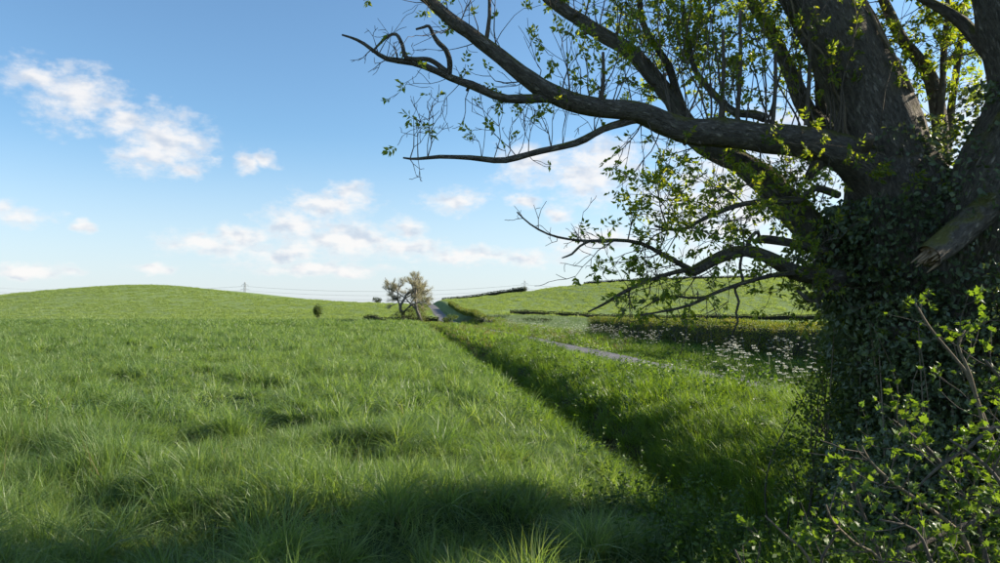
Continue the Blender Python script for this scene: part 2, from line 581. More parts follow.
M['greybark'] = bark_mat('grey_branch_bark', (0.14, 0.125, 0.11), (0.27, 0.245, 0.22), None, 6.0, 0.2)
M['core'] = plain_mat('shade_darkened_core', (0.018, 0.02, 0.010), 0.95, 0.4, 6.0)
M['steel'] = plain_mat('galvanised_steel', (0.30, 0.31, 0.32), 0.6, 0.1)
M['post'] = plain_mat('weathered_post', (0.25, 0.24, 0.22), 0.8, 0.3)

# ------------------------------------------------------------------ ground, lane
def geo_axis(a, b, step, grow, maxstep):
    out = [a]
    while out[-1] < b:
        out.append(out[-1] + step)
        step = min(step * grow, maxstep)
    return out


def ground_material():
    m, t = new_mat('grassy_soil')
    L = t.links.new
    at_ = N(t, 'ShaderNodeAttribute', attribute_name='cover')
    geo = N(t, 'ShaderNodeNewGeometry')
    n1 = N(t, 'ShaderNodeTexNoise', ins={2: 0.9, 3: 8.0, 4: 0.7})
    L(geo.outputs['Position'], n1.inputs['Vector'])
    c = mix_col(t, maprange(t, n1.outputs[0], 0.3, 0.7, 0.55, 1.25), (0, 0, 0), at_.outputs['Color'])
    pb = N(t, 'ShaderNodeBsdfPrincipled')
    L(c, pb.inputs['Base Color'])
    pb.inputs['Roughness'].default_value = 0.95
    pb.inputs['Specular IOR Level'].default_value = 0.1
    bp = N(t, 'ShaderNodeBump', ins={0: 0.8, 1: 0.25})
    L(n1.outputs[0], bp.inputs['Height'])
    L(bp.outputs[0], pb.inputs['Normal'])
    o = N(t, 'ShaderNodeOutputMaterial')
    L(pb.outputs[0], o.inputs[0])
    return m


def build_ground():
    ys = sorted(set([-y for y in geo_axis(0, 800, 1.0, 1.25, 150)] + geo_axis(0, 5000, 0.45, 1.018, 400)))
    ls = np.array(sorted(set([2.0 - d for d in geo_axis(0, 2500, 0.5, 1.045, 150)] + list(np.round(np.arange(2.2, 8.2, 0.2), 2)) +
                             [8.2 + d for d in geo_axis(0, 2500, 0.6, 1.045, 150)])))
    ys = np.array(ys)
    Y, Lg = np.meshgrid(ys, ls, indexing='ij')
    X = Lg - SL * np.minimum(Y, 420)
    Z = terrain(X, Y)
    # the lane lies on the ground: keep the sheet a few centimetres under it
    V = np.stack([X, Y, Z], -1).reshape(-1, 3)
    ny, nl = len(ys), len(ls)
    i = np.arange(ny - 1)[:, None] * nl + np.arange(nl - 1)[None, :]
    Fq = np.stack([i, i + 1, i + nl + 1, i + nl], -1).reshape(-1, 4)
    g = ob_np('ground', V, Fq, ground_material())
    x, y = V[:, 0], V[:, 1]
    l = lat(x, y)
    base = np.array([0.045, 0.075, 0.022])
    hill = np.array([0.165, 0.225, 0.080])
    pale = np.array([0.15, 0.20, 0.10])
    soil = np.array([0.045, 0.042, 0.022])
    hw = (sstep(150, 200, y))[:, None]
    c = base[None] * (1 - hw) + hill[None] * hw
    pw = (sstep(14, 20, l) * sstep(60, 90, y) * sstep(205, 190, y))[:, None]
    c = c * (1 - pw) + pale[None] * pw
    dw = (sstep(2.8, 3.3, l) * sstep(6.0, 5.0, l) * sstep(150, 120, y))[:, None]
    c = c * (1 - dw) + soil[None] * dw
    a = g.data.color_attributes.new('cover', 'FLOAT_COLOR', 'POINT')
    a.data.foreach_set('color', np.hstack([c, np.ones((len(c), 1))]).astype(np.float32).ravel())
    tag(g, 'rolling green farmland ground rising to low hills', 'ground', kind='structure')
    return g


GROUND = build_ground()


def build_road():
    m, t = new_mat('lane_asphalt')
    L = t.links.new
    geo = N(t, 'ShaderNodeNewGeometry')
    n1 = N(t, 'ShaderNodeTexNoise', ins={2: 30.0, 3: 6.0})
    L(geo.outputs['Position'], n1.inputs['Vector'])
    n2 = N(t, 'ShaderNodeTexNoise', ins={2: 0.6, 3: 4.0})
    L(geo.outputs['Position'], n2.inputs['Vector'])
    v = fmath(t, 'ADD', fmath(t, 'MULTIPLY', n1.outputs[0], 0.5), fmath(t, 'MULTIPLY', n2.outputs[0], 0.5))
    c = mix_col(t, maprange(t, v, 0.35, 0.65), (0.07, 0.066, 0.07), (0.145, 0.135, 0.135))
    pb = N(t, 'ShaderNodeBsdfPrincipled')
    L(c, pb.inputs['Base Color'])
    pb.inputs['Roughness'].default_value = 0.8
    bp = N(t, 'ShaderNodeBump', ins={0: 0.4, 1: 0.01})
    L(n1.outputs[0], bp.inputs['Height'])
    L(bp.outputs[0], pb.inputs['Normal'])
    o = N(t, 'ShaderNodeOutputMaterial')
    L(pb.outputs[0], o.inputs[0])
    ys = np.array([-y for y in geo_axis(1, 150, 2, 1.1, 10)][::-1] + geo_axis(0, 400, 0.8, 1.02, 3))
    k = np.linspace(0, 1, 9)
    V = []
    for y in ys:
        wob = 0.12 * math.sin(y * 0.31) + 0.08 * math.sin(y * 0.83)
        for q in k:
            l = 8.95 + 3.1 * q + (wob if q in (0.0, 1.0) else 0) + float(lane_shift(y))
            x = l - SL * y
            V.append((x, y, 0.0))
    V = np.array(V)
    zc = terrain(V[:, 0], V[:, 1]).reshape(len(ys), 9)
    zc = np.maximum(zc, zc[:, 4:5]) + 0.05
    zc += (0.03 * (1 - (2 * k - 1) ** 2))[None, :]
    V[:, 2] = zc.ravel()
    n = len(ys)
    i = np.arange(n - 1)[:, None] * 9 + np.arange(8)[None, :]
    Fq = np.stack([i, i + 1, i + 10, i + 9], -1).reshape(-1, 4)
    r = ob_np('road', V, Fq, m)
    tag(r, 'narrow grey lane running between the verges up the hill', 'road', kind='structure')


build_road()

# ------------------------------------------------------------------ scattered plants (grass and crops nobody could count)
PROTO = bpy.data.collections.new('plant_stock')


def tuft_mesh(name, mat, n, radius, h, w, bend=0.55, segs=4, r=None, seedhead=0):
    r = r or rng
    V, Fq, c = [], [], 0
    for b in range(n):
        a = r.uniform(0, 2 * math.pi)
        rad = radius * math.sqrt(r.uniform())
        base = np.array([rad * math.cos(a), rad * math.sin(a), -0.04])
        out = a + r.normal(0, 0.9)
        hh = h * r.uniform(0.55, 1.1)
        bd = bend * r.uniform(0.2, 1.5)
        fa = r.uniform(0, math.pi)
        side = np.array([math.cos(fa), math.sin(fa), 0])
        o = np.array([math.cos(out), math.sin(out), 0])
        ww = w * r.uniform(0.7, 1.25)
        for s in range(segs + 1):
            t = s / segs
            ang = bd * t
            p = base + o * hh * t * math.sin(ang) * 1.0 + np.array([0, 0, hh * t * math.cos(ang * 0.95)])
            wd = ww * (0.75 + 0.5 * t if t < 0.4 else 0.95 * (1 - t) / 0.6 + 0.04) * 0.5
            V += [p - side * wd, p + side * wd]
        for s in range(segs):
            k = c + s * 2
            Fq.append((k, k + 1, k + 3, k + 2))
        c += (segs + 1) * 2
    return mesh_np(name, V, Fq, mat)


def weed_mesh(name, mat, h=0.6, leaves=14, size=0.07, r=None):
    r = r or rng
    mb = MB()
    for st in range(3):
        a = r.uniform(0, 6.28)
        dx, dy = math.cos(a) * 0.25, math.sin(a) * 0.25
        hh = h * r.uniform(0.7, 1.1)
        p = np.array([[dx * t * hh + 0.05 * math.cos(a), dy * t * hh + 0.05 * math.sin(a), hh * t - 0.03] for t in np.linspace(0, 1, 4)])
        mb.tube(p, [0.004, 0.0035, 0.003, 0.002], 3, cap=False)
        lp, ld, ls = [], [], []
        for k in range(leaves):
            t = r.uniform(0.15, 1.0)
            pos = np.array([np.interp(t, np.linspace(0, 1, 4), p[:, i]) for i in range(3)])
            aa = r.uniform(0, 6.28)
            lp.append(pos)
            ld.append((math.cos(aa), math.sin(aa), r.uniform(-0.2, 0.6)))
            ls.append(size * r.uniform(0.6, 1.3) * (1.2 - 0.5 * t))
        v, f = leaf_quads(np.array(lp), np.array(ld), np.array(ls), 0.55, 0.3, r)
        mb.add(v, f)
    return mesh_np(name, np.vstack(mb.v), np.vstack(mb.f), mat)


def stock(name, meshes):
    c = bpy.data.collections.new(name)
    for i, me in enumerate(meshes):
        o = bpy.data.objects.new('%s_%02d' % (name, i), me)
        c.objects.link(o)
    return c


def scatter_tree(coll, n):
    ng = bpy.data.node_groups.new('scatter', 'GeometryNodeTree')
    ng.interface.new_socket('Geometry', in_out='INPUT', socket_type='NodeSocketGeometry')
    ng.interface.new_socket('Geometry', in_out='OUTPUT', socket_type='NodeSocketGeometry')
    L = ng.links.new
    gi, go = ng.nodes.new('NodeGroupInput'), ng.nodes.new('NodeGroupOutput')
    ip = ng.nodes.new('GeometryNodeInstanceOnPoints')
    ci = ng.nodes.new('GeometryNodeCollectionInfo')
    ci.inputs['Collection'].default_value = coll
    ci.inputs['Separate Children'].default_value = True
    ci.inputs['Reset Children'].default_value = True
    ip.inputs['Pick Instance'].default_value = True
    mp = ng.nodes.new('GeometryNodeMeshToPoints')
    L(gi.outputs[0], mp.inputs[0])
    L(mp.outputs[0], ip.inputs['Points'])
    L(ci.outputs[0], ip.inputs['Instance'])

    def attr(nm, ty):
        a = ng.nodes.new('GeometryNodeInputNamedAttribute')
        a.data_type = ty
        a.inputs['Name'].default_value = nm
        return a.outputs[0]
    L(attr('pick', 'INT'), ip.inputs['Instance Index'])
    er = ng.nodes.new('FunctionNodeEulerToRotation')
    L(attr('turn', 'FLOAT_VECTOR'), er.inputs[0])
    L(er.outputs[0], ip.inputs['Rotation'])
    L(attr('size', 'FLOAT_VECTOR'), ip.inputs['Scale'])
    L(ip.outputs[0], go.inputs[0])
    return ng


def scatter(name, coll, pos, turn, size, pick, mat):
    me = bpy.data.meshes.new(name)
    n = len(pos)
    me.vertices.add(n)
    me.vertices.foreach_set('co', np.asarray(pos, np.float32).ravel())
    for nm, ty, prop, arr in (('turn', 'FLOAT_VECTOR', 'vector', turn), ('size', 'FLOAT_VECTOR', 'vector', size)):
        a = me.attributes.new(nm, ty, 'POINT')
        a.data.foreach_set(prop, np.asarray(arr, np.float32).ravel())
    a = me.attributes.new('pick', 'INT', 'POINT')
    a.data.foreach_set('value', np.asarray(pick, np.int32))
    me.materials.append(mat)
    o = bpy.data.objects.new(name, me)
    link(o)
    md = o.modifiers.new('scatter', 'NODES')
    md.node_group = scatter_tree(coll, n)
    return o


def wedge_points(y0, y1, density, u0=-75, u1=1075, pad=1.0):
    """random points between two distances in a wedge a little wider than the view"""
    if y1 < 40:                         # a step to either side must still stand in grass
        u0, u1 = min(u0, max(u0 - 90, -165)), u1 + 80
    a0, a1 = (u0 - 500) / 740, (u1 - 500) / 740
    area = (a1 - a0) * (y1 * y1 - y0 * y0) / 2
    n = int(area * density)
    y = np.sqrt(rng.uniform(y0 * y0, y1 * y1, n))
    x = y * rng.uniform(a0, a1, n) + rng.uniform(-pad, pad, n)
    return x, y


def lay(x, y, tall, wide, lean=0.5, leanscale=3.0, seed=0, nproto=4, prop=None):
    n = len(x)
    z = terrain(x, y)
    ang = fbm(x / leanscale, y / leanscale, seed + 4) * 12.0
    amt = lean * (0.25 + 1.2 * sstep(0.35, 0.75, fbm(x / leanscale, y / leanscale, seed + 8)))
    tx = -np.sin(ang) * amt * rng.uniform(0.4, 1.3, n)
    ty = np.cos(ang) * amt * rng.uniform(0.4, 1.3, n)
    turn = np.stack([tx, ty, rng.uniform(0, 6.28, n)], -1)
    size = np.stack([wide, wide, tall], -1)
    return np.stack([x, y, z], -1), turn, size, rng.integers(0, nproto, n)


def grow_field():
    def clump_set(nm, n, h, w, sg):
        return [tuft_mesh(nm, M['grass'], n, 0.10, h * q, w, b, sg) for b, q in ((1.2, 1.0), (1.6, 1.1), (0.9, 0.95))]
    st = [stock('near_tuft', [tuft_mesh('tuft', M['grass'], 38, 0.13, 0.38, 0.0082, b, 5) for b in (0.6, 1.0, 1.4, 0.8)] + [tuft_mesh('tuft', M['straw'], 5, 0.10, 0.5, 0.006, 0.8, 4)] + clump_set('clump', 95, 0.58, 0.0085, 6)),
          stock('mid_tuft', [tuft_mesh('tuft', M['grass'], 26, 0.2, 0.40, 0.017, b, 4) for b in (0.6, 1.0, 1.4, 0.8)] + [tuft_mesh('tuft', M['straw'], 4, 0.15, 0.5, 0.010, 0.8, 3)] + clump_set('clump', 65, 0.62, 0.014, 5)),
          stock('wide_tuft', [tuft_mesh('tuft', M['grass'], 26, 0.42, 0.38, 0.034, b, 3) for b in (0.6, 1.0, 1.3, 0.8)] + [tuft_mesh('tuft', M['straw'], 4, 0.15, 0.45, 0.02, 0.8, 3)] + clump_set('clump', 44, 0.72, 0.032, 4)),
          stock('far_tuft', [tuft_mesh('tuft', M['grass'], 24, 0.8, 0.36, 0.07, b, 2) for b in (0.6, 1.0, 1.3, 0.8)] + [tuft_mesh('tuft', M['straw'], 4, 0.3, 0.4, 0.04, 0.8, 3)] + clump_set('clump', 34, 0.85, 0.065, 3))]
    bands = [(2.6, 13, 62, 0), (13, 36, 22, 1), (36, 85, 6, 2), (85, 172, 2.2, 3)]
    names = []
    for y0, y1, dn, k in bands:
        x, y = wedge_points(y0, y1, dn)
        l = lat(x, y)
        edge = 2.75 + 0.25 * (fbm(x, y / 2, 6) - 0.5) * 2
        keep = (l < edge) & (x * x + y * y > 2.6 ** 2)
        x, y = x[keep], y[keep]
        n1 = fbm(x / 2.6, y / 2.6, 1)
        n2 = fbm(x / 9.0, y / 6.0, 2)
        clump = sstep(0.62, 0.72, fbm(x / 1.7, y / 1.7, 31))
        hollow = sstep(0.36, 0.26, fbm(x / 1.5, y / 1.1, 41))
        lump = sstep(0.30, 0.70, fbm(x / 1.3, y / 1.3, 14, 2))
        tall = (0.32 + 0.55 * lump + 0.55 * n1 + 0.4 * (n2 - 0.5)) * rng.uniform(0.75, 1.2, len(x)) * (1 + 0.5 * clump) * (1 - 0.6 * hollow)
        edgew = sstep(1.2, 2.6, lat(x, y))
        tall = tall * (1 - 0.45 * edgew)
        wide = rng.uniform(0.8, 1.25, len(x))
        pos, turn, size, pick = lay(x, y, tall, wide, 0.8, 1.5, 1, 4)
        uu = rng.uniform(size=len(pick))
        pick[uu < (0.045 if k < 2 else 0.02)] = 4
        lushness = (0.05, 0.10, 0.20, 0.22)[k] * (0.3 + 1.8 * sstep(0.4, 0.62, fbm(x / 2.4, y / 2.4, 51, 2)))
        cl = uu > 1 - lushness
        pick[cl] = rng.integers(5, 8, cl.sum())
        size[cl, 2] = rng.uniform(0.65, 1.25, cl.sum()) * (1 - 0.35 * edgew[cl])
        size[cl, :2] = rng.uniform(0.8, 1.3, (cl.sum(), 1))
        o = scatter('field_grass', st[k], pos, turn, size, pick, M['grass'])
        names.append(o)
    labs = ['long green grass blades of the field at its near shaded edge', 'uneven wind-combed green grass across the open field',
            'even green grass in the middle of the open field', 'distant green grass at the far side of the flat field']
    for o, lb in zip(names, labs):
        tag(o, lb, 'grass', kind='stuff')


grow_field()


def grow_banks():
    st = [stock('bank_tuft', [tuft_mesh('tuft', M['bank'], 30, 0.14, 0.44, 0.009, b, 4) for b in (0.5, 0.9, 1.2, 0.7)] + [weed_mesh('weed', M['weed'], 0.4, 12, 0.06)]),
          stock('bank_mid_tuft', [tuft_mesh('tuft', M['bank'], 26, 0.22, 0.42, 0.017, b, 3) for b in (0.5, 0.9, 1.2, 0.7)] + [weed_mesh('weed', M['weed'], 0.5, 12, 0.10)]),
          stock('bank_far_tuft', [tuft_mesh('tuft', M['bank'], 24, 0.5, 0.42, 0.045, b, 2) for b in (0.6, 1.0, 1.2, 0.8)] + [tuft_mesh('tuft', M['straw'], 20, 0.5, 0.5, 0.04, 0.7, 2)])]
    bands = [(5.0, 16, 75, 0), (16, 45, 26, 1), (45, 150, 6, 2)]
    labs = ['long grass on the ditch bank and verge below the big tree', 'lush sunlit grass along the ditch bank and lane verges', 'far rough grass along the ditch and lane verges']
    for (y0, y1, dn, k), lb in zip(bands, labs):
        x, y = wedge_points(y0, y1, dn, 300, 1090)
        l = lat(x, y)
        ln = l - lane_shift(y)
        keep = (l > 2.65) & (l < 18.8) & ~((ln > 8.85) & (ln < 12.15))
        x, y, l = x[keep], y[keep], l[keep]
        n1 = fbm(x / 1.8, y / 1.8, 11)
        tall = (0.5 + 0.9 * n1) * rng.uniform(0.75, 1.2, len(x))
        near_lane = np.exp(-((l - 8.85) / 0.4) ** 2) + np.exp(-((l - 12.15) / 0.5) ** 2)
        tall = tall * (1 - 0.6 * np.clip(near_lane, 0, 1))
        tall = tall * np.where(l > 12.3, 0.95, 1.0)
        tall = tall * (1 + 0.75 * sstep(25, 20, y) * sstep(6.8, 7.6, l) * (l < 8.9))
        tall = tall * (1 - 0.6 * sstep(24, 28, y) * sstep(48, 42, y) * sstep(7.2, 8.0, l) * (l < 13.2))
        pos, turn, size, pick = lay(x, y, tall, rng.uniform(0.8, 1.25, len(x)), 0.45, 1.8, 3, 4)
        u = rng.uniform(size=len(pick))
        pick[u < (0.12 if k < 2 else 0.14)] = 4
        o = scatter('bank_grass', st[k], pos, turn, size, pick, M['bank'])
        tag(o, lb, 'grass', kind='stuff')
    # leafy weeds along the lip of the ditch and under the tree
    ws = stock('weed', [weed_mesh('weed', M['weed'], h, n, s) for h, n, s in ((0.55, 16, 0.06), (0.7, 20, 0.055), (0.45, 14, 0.075), (0.8, 22, 0.05))])
    x, y = wedge_points(3.6, 16, 60, 300, 1090)
    l = lat(x, y)
    pr = sstep(2.0, 2.6, l) * sstep(3.9, 3.0, l) * 0.08 + sstep(1.8, 2.8, l) * sstep(9.0, 7.0, y) * 0.75
    keep = rng.uniform(size=len(x)) < pr
    x, y = x[keep], y[keep]
    pos, turn, size, pick = lay(x, y, rng.uniform(0.6, 1.15, len(x)), rng.uniform(0.7, 1.2, len(x)), 0.2, 2, 7, 4)
    o = scatter('undergrowth', ws, pos, turn, size, pick, M['weed'])
    tag(o, 'tangled leafy weeds along the lip of the ditch and under the tree', 'weeds', kind='stuff')


grow_banks()


def grow_hills():
    hs = stock('hill_tuft', [tuft_mesh('tuft', M['hill'], 26, 0.75, 0.33, 0.085, b, 2) for b in (0.6, 1.0, 1.3, 0.8)])
    ps = stock('pale_tuft', [tuft_mesh('tuft', M['pale'], 24, 0.6, 0.35, 0.06, b, 2) for b in (0.6, 1.0, 1.3, 0.8)])
    for side, lb in ((0, 'short green crop covering the rounded hill beyond the flat field'), (1, 'short green crop covering the long hillside across the lane')):
        x, y = wedge_points(150, 352, 0.95, -75, 1075)
        l = lat(x, y)
        y0 = np.interp(x, [-400, -60, -25, 5, 40], [174, 172, 172, 190, 200])
        if side == 0:
            keep = (l < 7.4) & (y > y0)
        else:
            keep = (l > 15.5) & (y > np.where(l < 40, 165, y0))
        x, y = x[keep], y[keep]
        n1 = fbm(x / 2.2, y / 7.0, 21 + side)
        tall = (0.05 + 2.4 * sstep(0.30, 0.75, n1)) * rng.uniform(0.6, 1.4, len(x))
        pos, turn, size, pick = lay(x, y, tall, rng.uniform(0.8, 1.3, len(x)), 0.35, 6, 5, 4)
        o = scatter('hill_crop', hs, pos, turn, size, pick, M['hill'])
        tag(o, lb, 'crop', kind='stuff')
    x, y = wedge_points(40, 196, 1.6, 480, 1075)
    l = lat(x, y)
    hx = 16 - 0.087 * y
    keep = np.where(y < 76, x > hx + 1.6, l > 15)
    keep &= (y < np.interp(x, [0, 150], [190, 178]))
    x, y = x[keep], y[keep]
    tall = (0.4 + 0.8 * fbm(x / 3, y / 3, 23)) * rng.uniform(0.8, 1.2, len(x))
    pos, turn, size, pick = lay(x, y, tall, rng.uniform(0.8, 1.2, len(x)), 0.3, 4, 6, 4)
    o = scatter('pale_crop', ps, pos, turn, size, pick, M['pale'])
    tag(o, 'pale bluish green crop in the field between the hedges', 'crop', kind='stuff')


grow_hills()


# ------------------------------------------------------------------ hedges
def hedge(name, path, height, width, leaf, dens, mat, label, group=None, core_mat=None, ragged=0.12, stems=0, topmat=None):
    """path: (x, y) points; a clipped wall of twigs and leaves over a solid core coloured near black for inner shade"""
    p = catmull(np.array([(x, y, 0) for x, y in path], float), 1.0)
    seg = np.linalg.norm(np.diff(p[:, :2], axis=0), axis=1)
    s = np.r_[0, np.cumsum(seg)]
    length = s[-1]
    base = (float(p[0, 0]), float(p[0, 1]), float(terrain(p[0, 0], p[0, 1])))
    root = empty(name, base)
    tag(root, label, 'hedge', group)
    b = np.array(base)

    def frame(d):
        x, y = np.interp(d, s, p[:, 0]), np.interp(d, s, p[:, 1])
        e = 0.5
        tx = np.interp(d + e, s, p[:, 0]) - np.interp(d - e, s, p[:, 0])
        ty = np.interp(d + e, s, p[:, 1]) - np.interp(d - e, s, p[:, 1])
        ln = np.hypot(tx, ty) + 1e-9
        return x, y, -ty / ln, tx / ln, tx / ln, ty / ln

    def hh(d):
        return height * (1 + ragged * 2 * (fbm(d / 2.5, d * 0 + 3, 7) - 0.5) + 0.35 * ragged * (vnoise(d * 2.3, d * 0, 9) - 0.5))
    # solid block modelling the shadow inside the hedge
    nd = max(6, int(length / (width * 0.7)))
    ds = np.linspace(0.1, length - 0.1, nd)
    x, y, nx, ny, tx, ty = frame(ds)
    z = terrain(x, y)
    h = hh(ds) * 0.86
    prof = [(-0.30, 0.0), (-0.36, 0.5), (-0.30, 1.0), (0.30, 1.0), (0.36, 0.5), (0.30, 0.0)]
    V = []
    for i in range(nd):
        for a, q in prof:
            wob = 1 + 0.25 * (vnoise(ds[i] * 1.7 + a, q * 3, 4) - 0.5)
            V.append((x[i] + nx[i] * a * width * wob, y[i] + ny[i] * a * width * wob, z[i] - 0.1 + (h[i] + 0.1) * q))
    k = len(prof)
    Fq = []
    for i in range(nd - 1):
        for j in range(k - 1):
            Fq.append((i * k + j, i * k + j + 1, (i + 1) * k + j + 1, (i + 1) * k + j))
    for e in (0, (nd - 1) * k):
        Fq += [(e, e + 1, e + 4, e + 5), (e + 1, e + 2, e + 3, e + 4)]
    ob_np('twig_core', np.array(V) - b, Fq, core_mat or M['core'], root)  # shade core
    # leaves: on the two faces, the top and the ends
    area = length * (2 * height + width) + 2 * height * width
    n = int(area * dens)
    d = rng.uniform(-0.05, length + 0.05, n)
    x, y, nx, ny, tx, ty = frame(np.clip(d, 0, length))
    x = x + tx * (d - np.clip(d, 0, length))
    y = y + ty * (d - np.clip(d, 0, length))
    hd = hh(d)
    u = rng.uniform(0, 2 * height + width, n)
    face = np.where(u < height, -1, np.where(u < height + width, 0, 1))
    q = np.where(face == -1, u / height, np.where(face == 1, (u - height - width) / height, 1.0))
    w = np.where(face == 0, (u - height) / width - 0.5, face * 0.5)
    bulge = 0.4 * (fbm(d / 0.9, q * 3 + face * 5, 12) - 0.5) * 2 + rng.normal(0, 0.07, n)
    depth = rng.exponential(0.09, n)
    ww = w * width * (1 + np.where(face != 0, bulge, 0)) - np.sign(w) * np.where(face != 0, depth, 0)
    zz = hd * q + np.where(face == 0, bulge * 0.25 + np.abs(rng.normal(0, 0.05, n)) - depth, 0)
    ends = rng.uniform(size=n) < (2 * height * width / area)
    dd = np.where(rng.uniform(size=n) < 0.5, 0.0, length) + rng.normal(0, 0.08, n)
    xe, ye, nxe, nye, _, _ = frame(np.clip(dd, 0, length))
    we = rng.uniform(-0.5, 0.5, n) * width
    x, y = np.where(ends, xe, x), np.where(ends, ye, y)
    nx, ny = np.where(ends, nxe, nx), np.where(ends, nye, ny)
    ww = np.where(ends, we, ww)
    zz = np.where(ends, rng.uniform(0, 1, n) * hd, zz)
    px, py = x + nx * ww, y + ny * ww
    pos = np.stack([px, py, terrain(x, y) + np.maximum(zz, 0.02)], -1)
    dr = np.stack([nx * np.sign(w) * (face != 0), ny * np.sign(w) * (face != 0), (face == 0) * 1.0 + 0.3], -1) + rng.normal(0, 0.65, (n, 3))
    V, Fq = leaf_quads(pos - b, dr, leaf * rng.uniform(0.6, 1.35, n), 0.62, 0.3)
    ob_np('foliage', V, Fq, mat, root, smooth=False)
    if stems:
        mb = MB()
        for i in range(stems):
            dq = rng.uniform(0, length)
            fx, fy, mx, my, _, _ = [float(a) for a in frame(dq)]
            sgn = -1
            o = width * 0.42 * sgn
            z0 = float(terrain(fx, fy))
            pts = [(fx + mx * o, fy + my * o, z0 - 0.05), (fx + mx * o * 1.08, fy + my * o * 1.08, z0 + height * 0.3),
                   (fx + mx * o * 1.1 + rng.normal(0, 0.1), fy + my * o * 1.1, z0 + height * rng.uniform(0.5, 0.8))]
            mb.tube(np.array(pts) - b, [0.03, 0.022, 0.012], 5)
        mb.build('stem', M['greybark'], root)['kind'] = 'stuff'
    return root


def hx(y):
    return 16.0 - 0.087 * y


hedge('clipped_hedge', [(hx(y), y) for y in (74, 60, 48, 38, 28, 20, 14, 8)], 1.66, 1.5, 0.075, 330, M['hedge'],
      'clipped hawthorn hedge with sunlit yellowish top behind the cow parsley verge', stems=26, ragged=0.10)
hedge('field_hedge', [(2.6, 187), (30, 189), (60, 188), (100, 184), (150, 180), (210, 176)], 1.35, 1.4, 0.22, 40, M['hedge_far'],
      'dark straight hedge along the foot of the long hillside', ragged=0.32)
hedge('skyline_hedge', [(-29, 372), (-14, 366), (4, 352), (12, 346)], 2.3, 2.2, 0.4, 12, M['hedge_far'],
      'dark hedge on the skyline above the lane, beside the pale post', ragged=0.12)
hedge('ridge_hedge', [(39, 343), (52, 342), (80, 343), (110, 344), (150, 344), (200, 344)], 1.15, 1.6, 0.35, 14, M['hedge_far'],
      'thin dark hedge line along the top of the long hillside', ragged=0.5)
hedge('lane_hedge', [(14.4 - SL * y, y) for y in (128, 150, 175, 200, 225, 250)], 1.05, 1.2, 0.24, 34, M['hedge'],
      'sunlit yellow green hedge on the cutting where the lane climbs', ragged=0.45)
hedge('low_hedge', [(6.3 - SL * 152, 152), (-19, 151.5), (-23, 152), (-28, 154)], 1.2, 1.6, 0.22, 34, M['hedge_far'],  # low dark strip
      'low dark strip running from the two lane trees into the field edge', ragged=0.5)
hedge('field_margin', [(-29, 156), (-40, 162), (-69, 167), (-110, 168.5), (-160, 168), (-230, 168)], 0.34, 0.8, 0.2, 22, M['hedge_far'],
      'thin dark overgrown margin between the flat field and the rounded hill', ragged=0.7)


# ------------------------------------------------------------------ free-standing bushes and far trees
def bush(name, loc, rx, ry, h, n, leaf, mat, label, stems=9, gap=0.0, lobes=9):
    root = empty(name, loc)
    tag(root, label, 'bush')
    mb = MB()
    cs = []
    for i in range(lobes):
        a = rng.uniform(0, 6.28)
        q = rng.uniform(0.15, 0.75)
        cs.append((math.cos(a) * q * rx, math.sin(a) * q * ry, h * rng.uniform(0.25, 0.86), rng.uniform(0.28, 0.5)))
    cs.append((0, 0, h * 0.55, 0.6))
    for i in range(stems):
        c = cs[i % len(cs)]
        st = np.array([rng.normal(0, 0.12) * rx, rng.normal(0, 0.12) * ry, -0.05])
        en = np.array(c[:3])
        mid = (st + en) / 2 + rng.normal(0, 0.06, 3) * h
        mb.tube(catmull([st, mid, en], h / 6), np.linspace(0.03, 0.008, len(catmull([st, mid, en], h / 6))) * h / 2.5, 5)
    mb.build('stem', M['twig'], root)['kind'] = 'stuff'
    P = []
    for c in cs:
        k = n // len(cs)
        d = unit(rng.normal(size=(k, 3)))
        rad = rng.uniform(0.55, 1.05, k)[:, None] ** 0.6
        p = np.array(c[:3]) + d * rad * np.array([rx, ry, h * 0.62]) * c[3]
        nn = vnoise(p[:, 0] * 4 / rx + p[:, 2] * 3 / h, p[:, 1] * 4 / ry + p[:, 2] * 2 / h, 3)
        P.append(p[(p[:, 2] > 0.02) & (nn > gap)])
    P = np.vstack(P)
    V, Fq = leaf_quads(P, rng.normal(size=P.shape) + np.array([0, 0, 0.3]), leaf * rng.uniform(0.6, 1.3, len(P)), 0.6, 0.3)
    ob_np('foliage', V, Fq, mat, root, smooth=False)
    return root


def gz(x, y):
    return float(terrain(x, y))


bush('field_bush', (-41.3, 168, gz(-41.3, 168)), 1.9, 1.9, 3.7, 2600, 0.22, M['thicket'], 'single dark green bush standing at the foot of the rounded hill', gap=0.2)
bush('hilltop_bush', (-58, 352, gz(-58, 352)), 3.0, 2.5, 3.2, 1200, 0.35, M['hedge_far'], 'small rounded bush on the skyline behind the two lane trees', gap=0.2)
bush('lane_bush', (-26.5, 262, gz(-26.5, 262)), 3.2, 2.5, 4.2, 1800, 0.28, M['fartree'], 'brownish half bare bush where the lane goes over the rise', gap=0.4)
bush('verge_bush', (-7.9, 98, gz(-7.9, 98)), 1.5, 1.7, 1.3, 1500, 0.14, M['thicket'], 'low dark bush in the ditch at the field corner', gap=0.25)
bush('ditch_bush', (6.6 - SL * 118, 118, gz(6.6 - SL * 118, 118)), 1.6, 2.2, 1.5, 1500, 0.16, M['thicket'], 'ragged green bush on the lane verge below the two lane trees', gap=0.25)
bush('cutting_scrub', (13.6 - SL * 133, 133, gz(13.6 - SL * 133, 133)), 1.8, 3.0, 1.6, 1500, 0.18, M['hedge_far'], 'dark scrub at the start of the cutting hedge', gap=0.3)
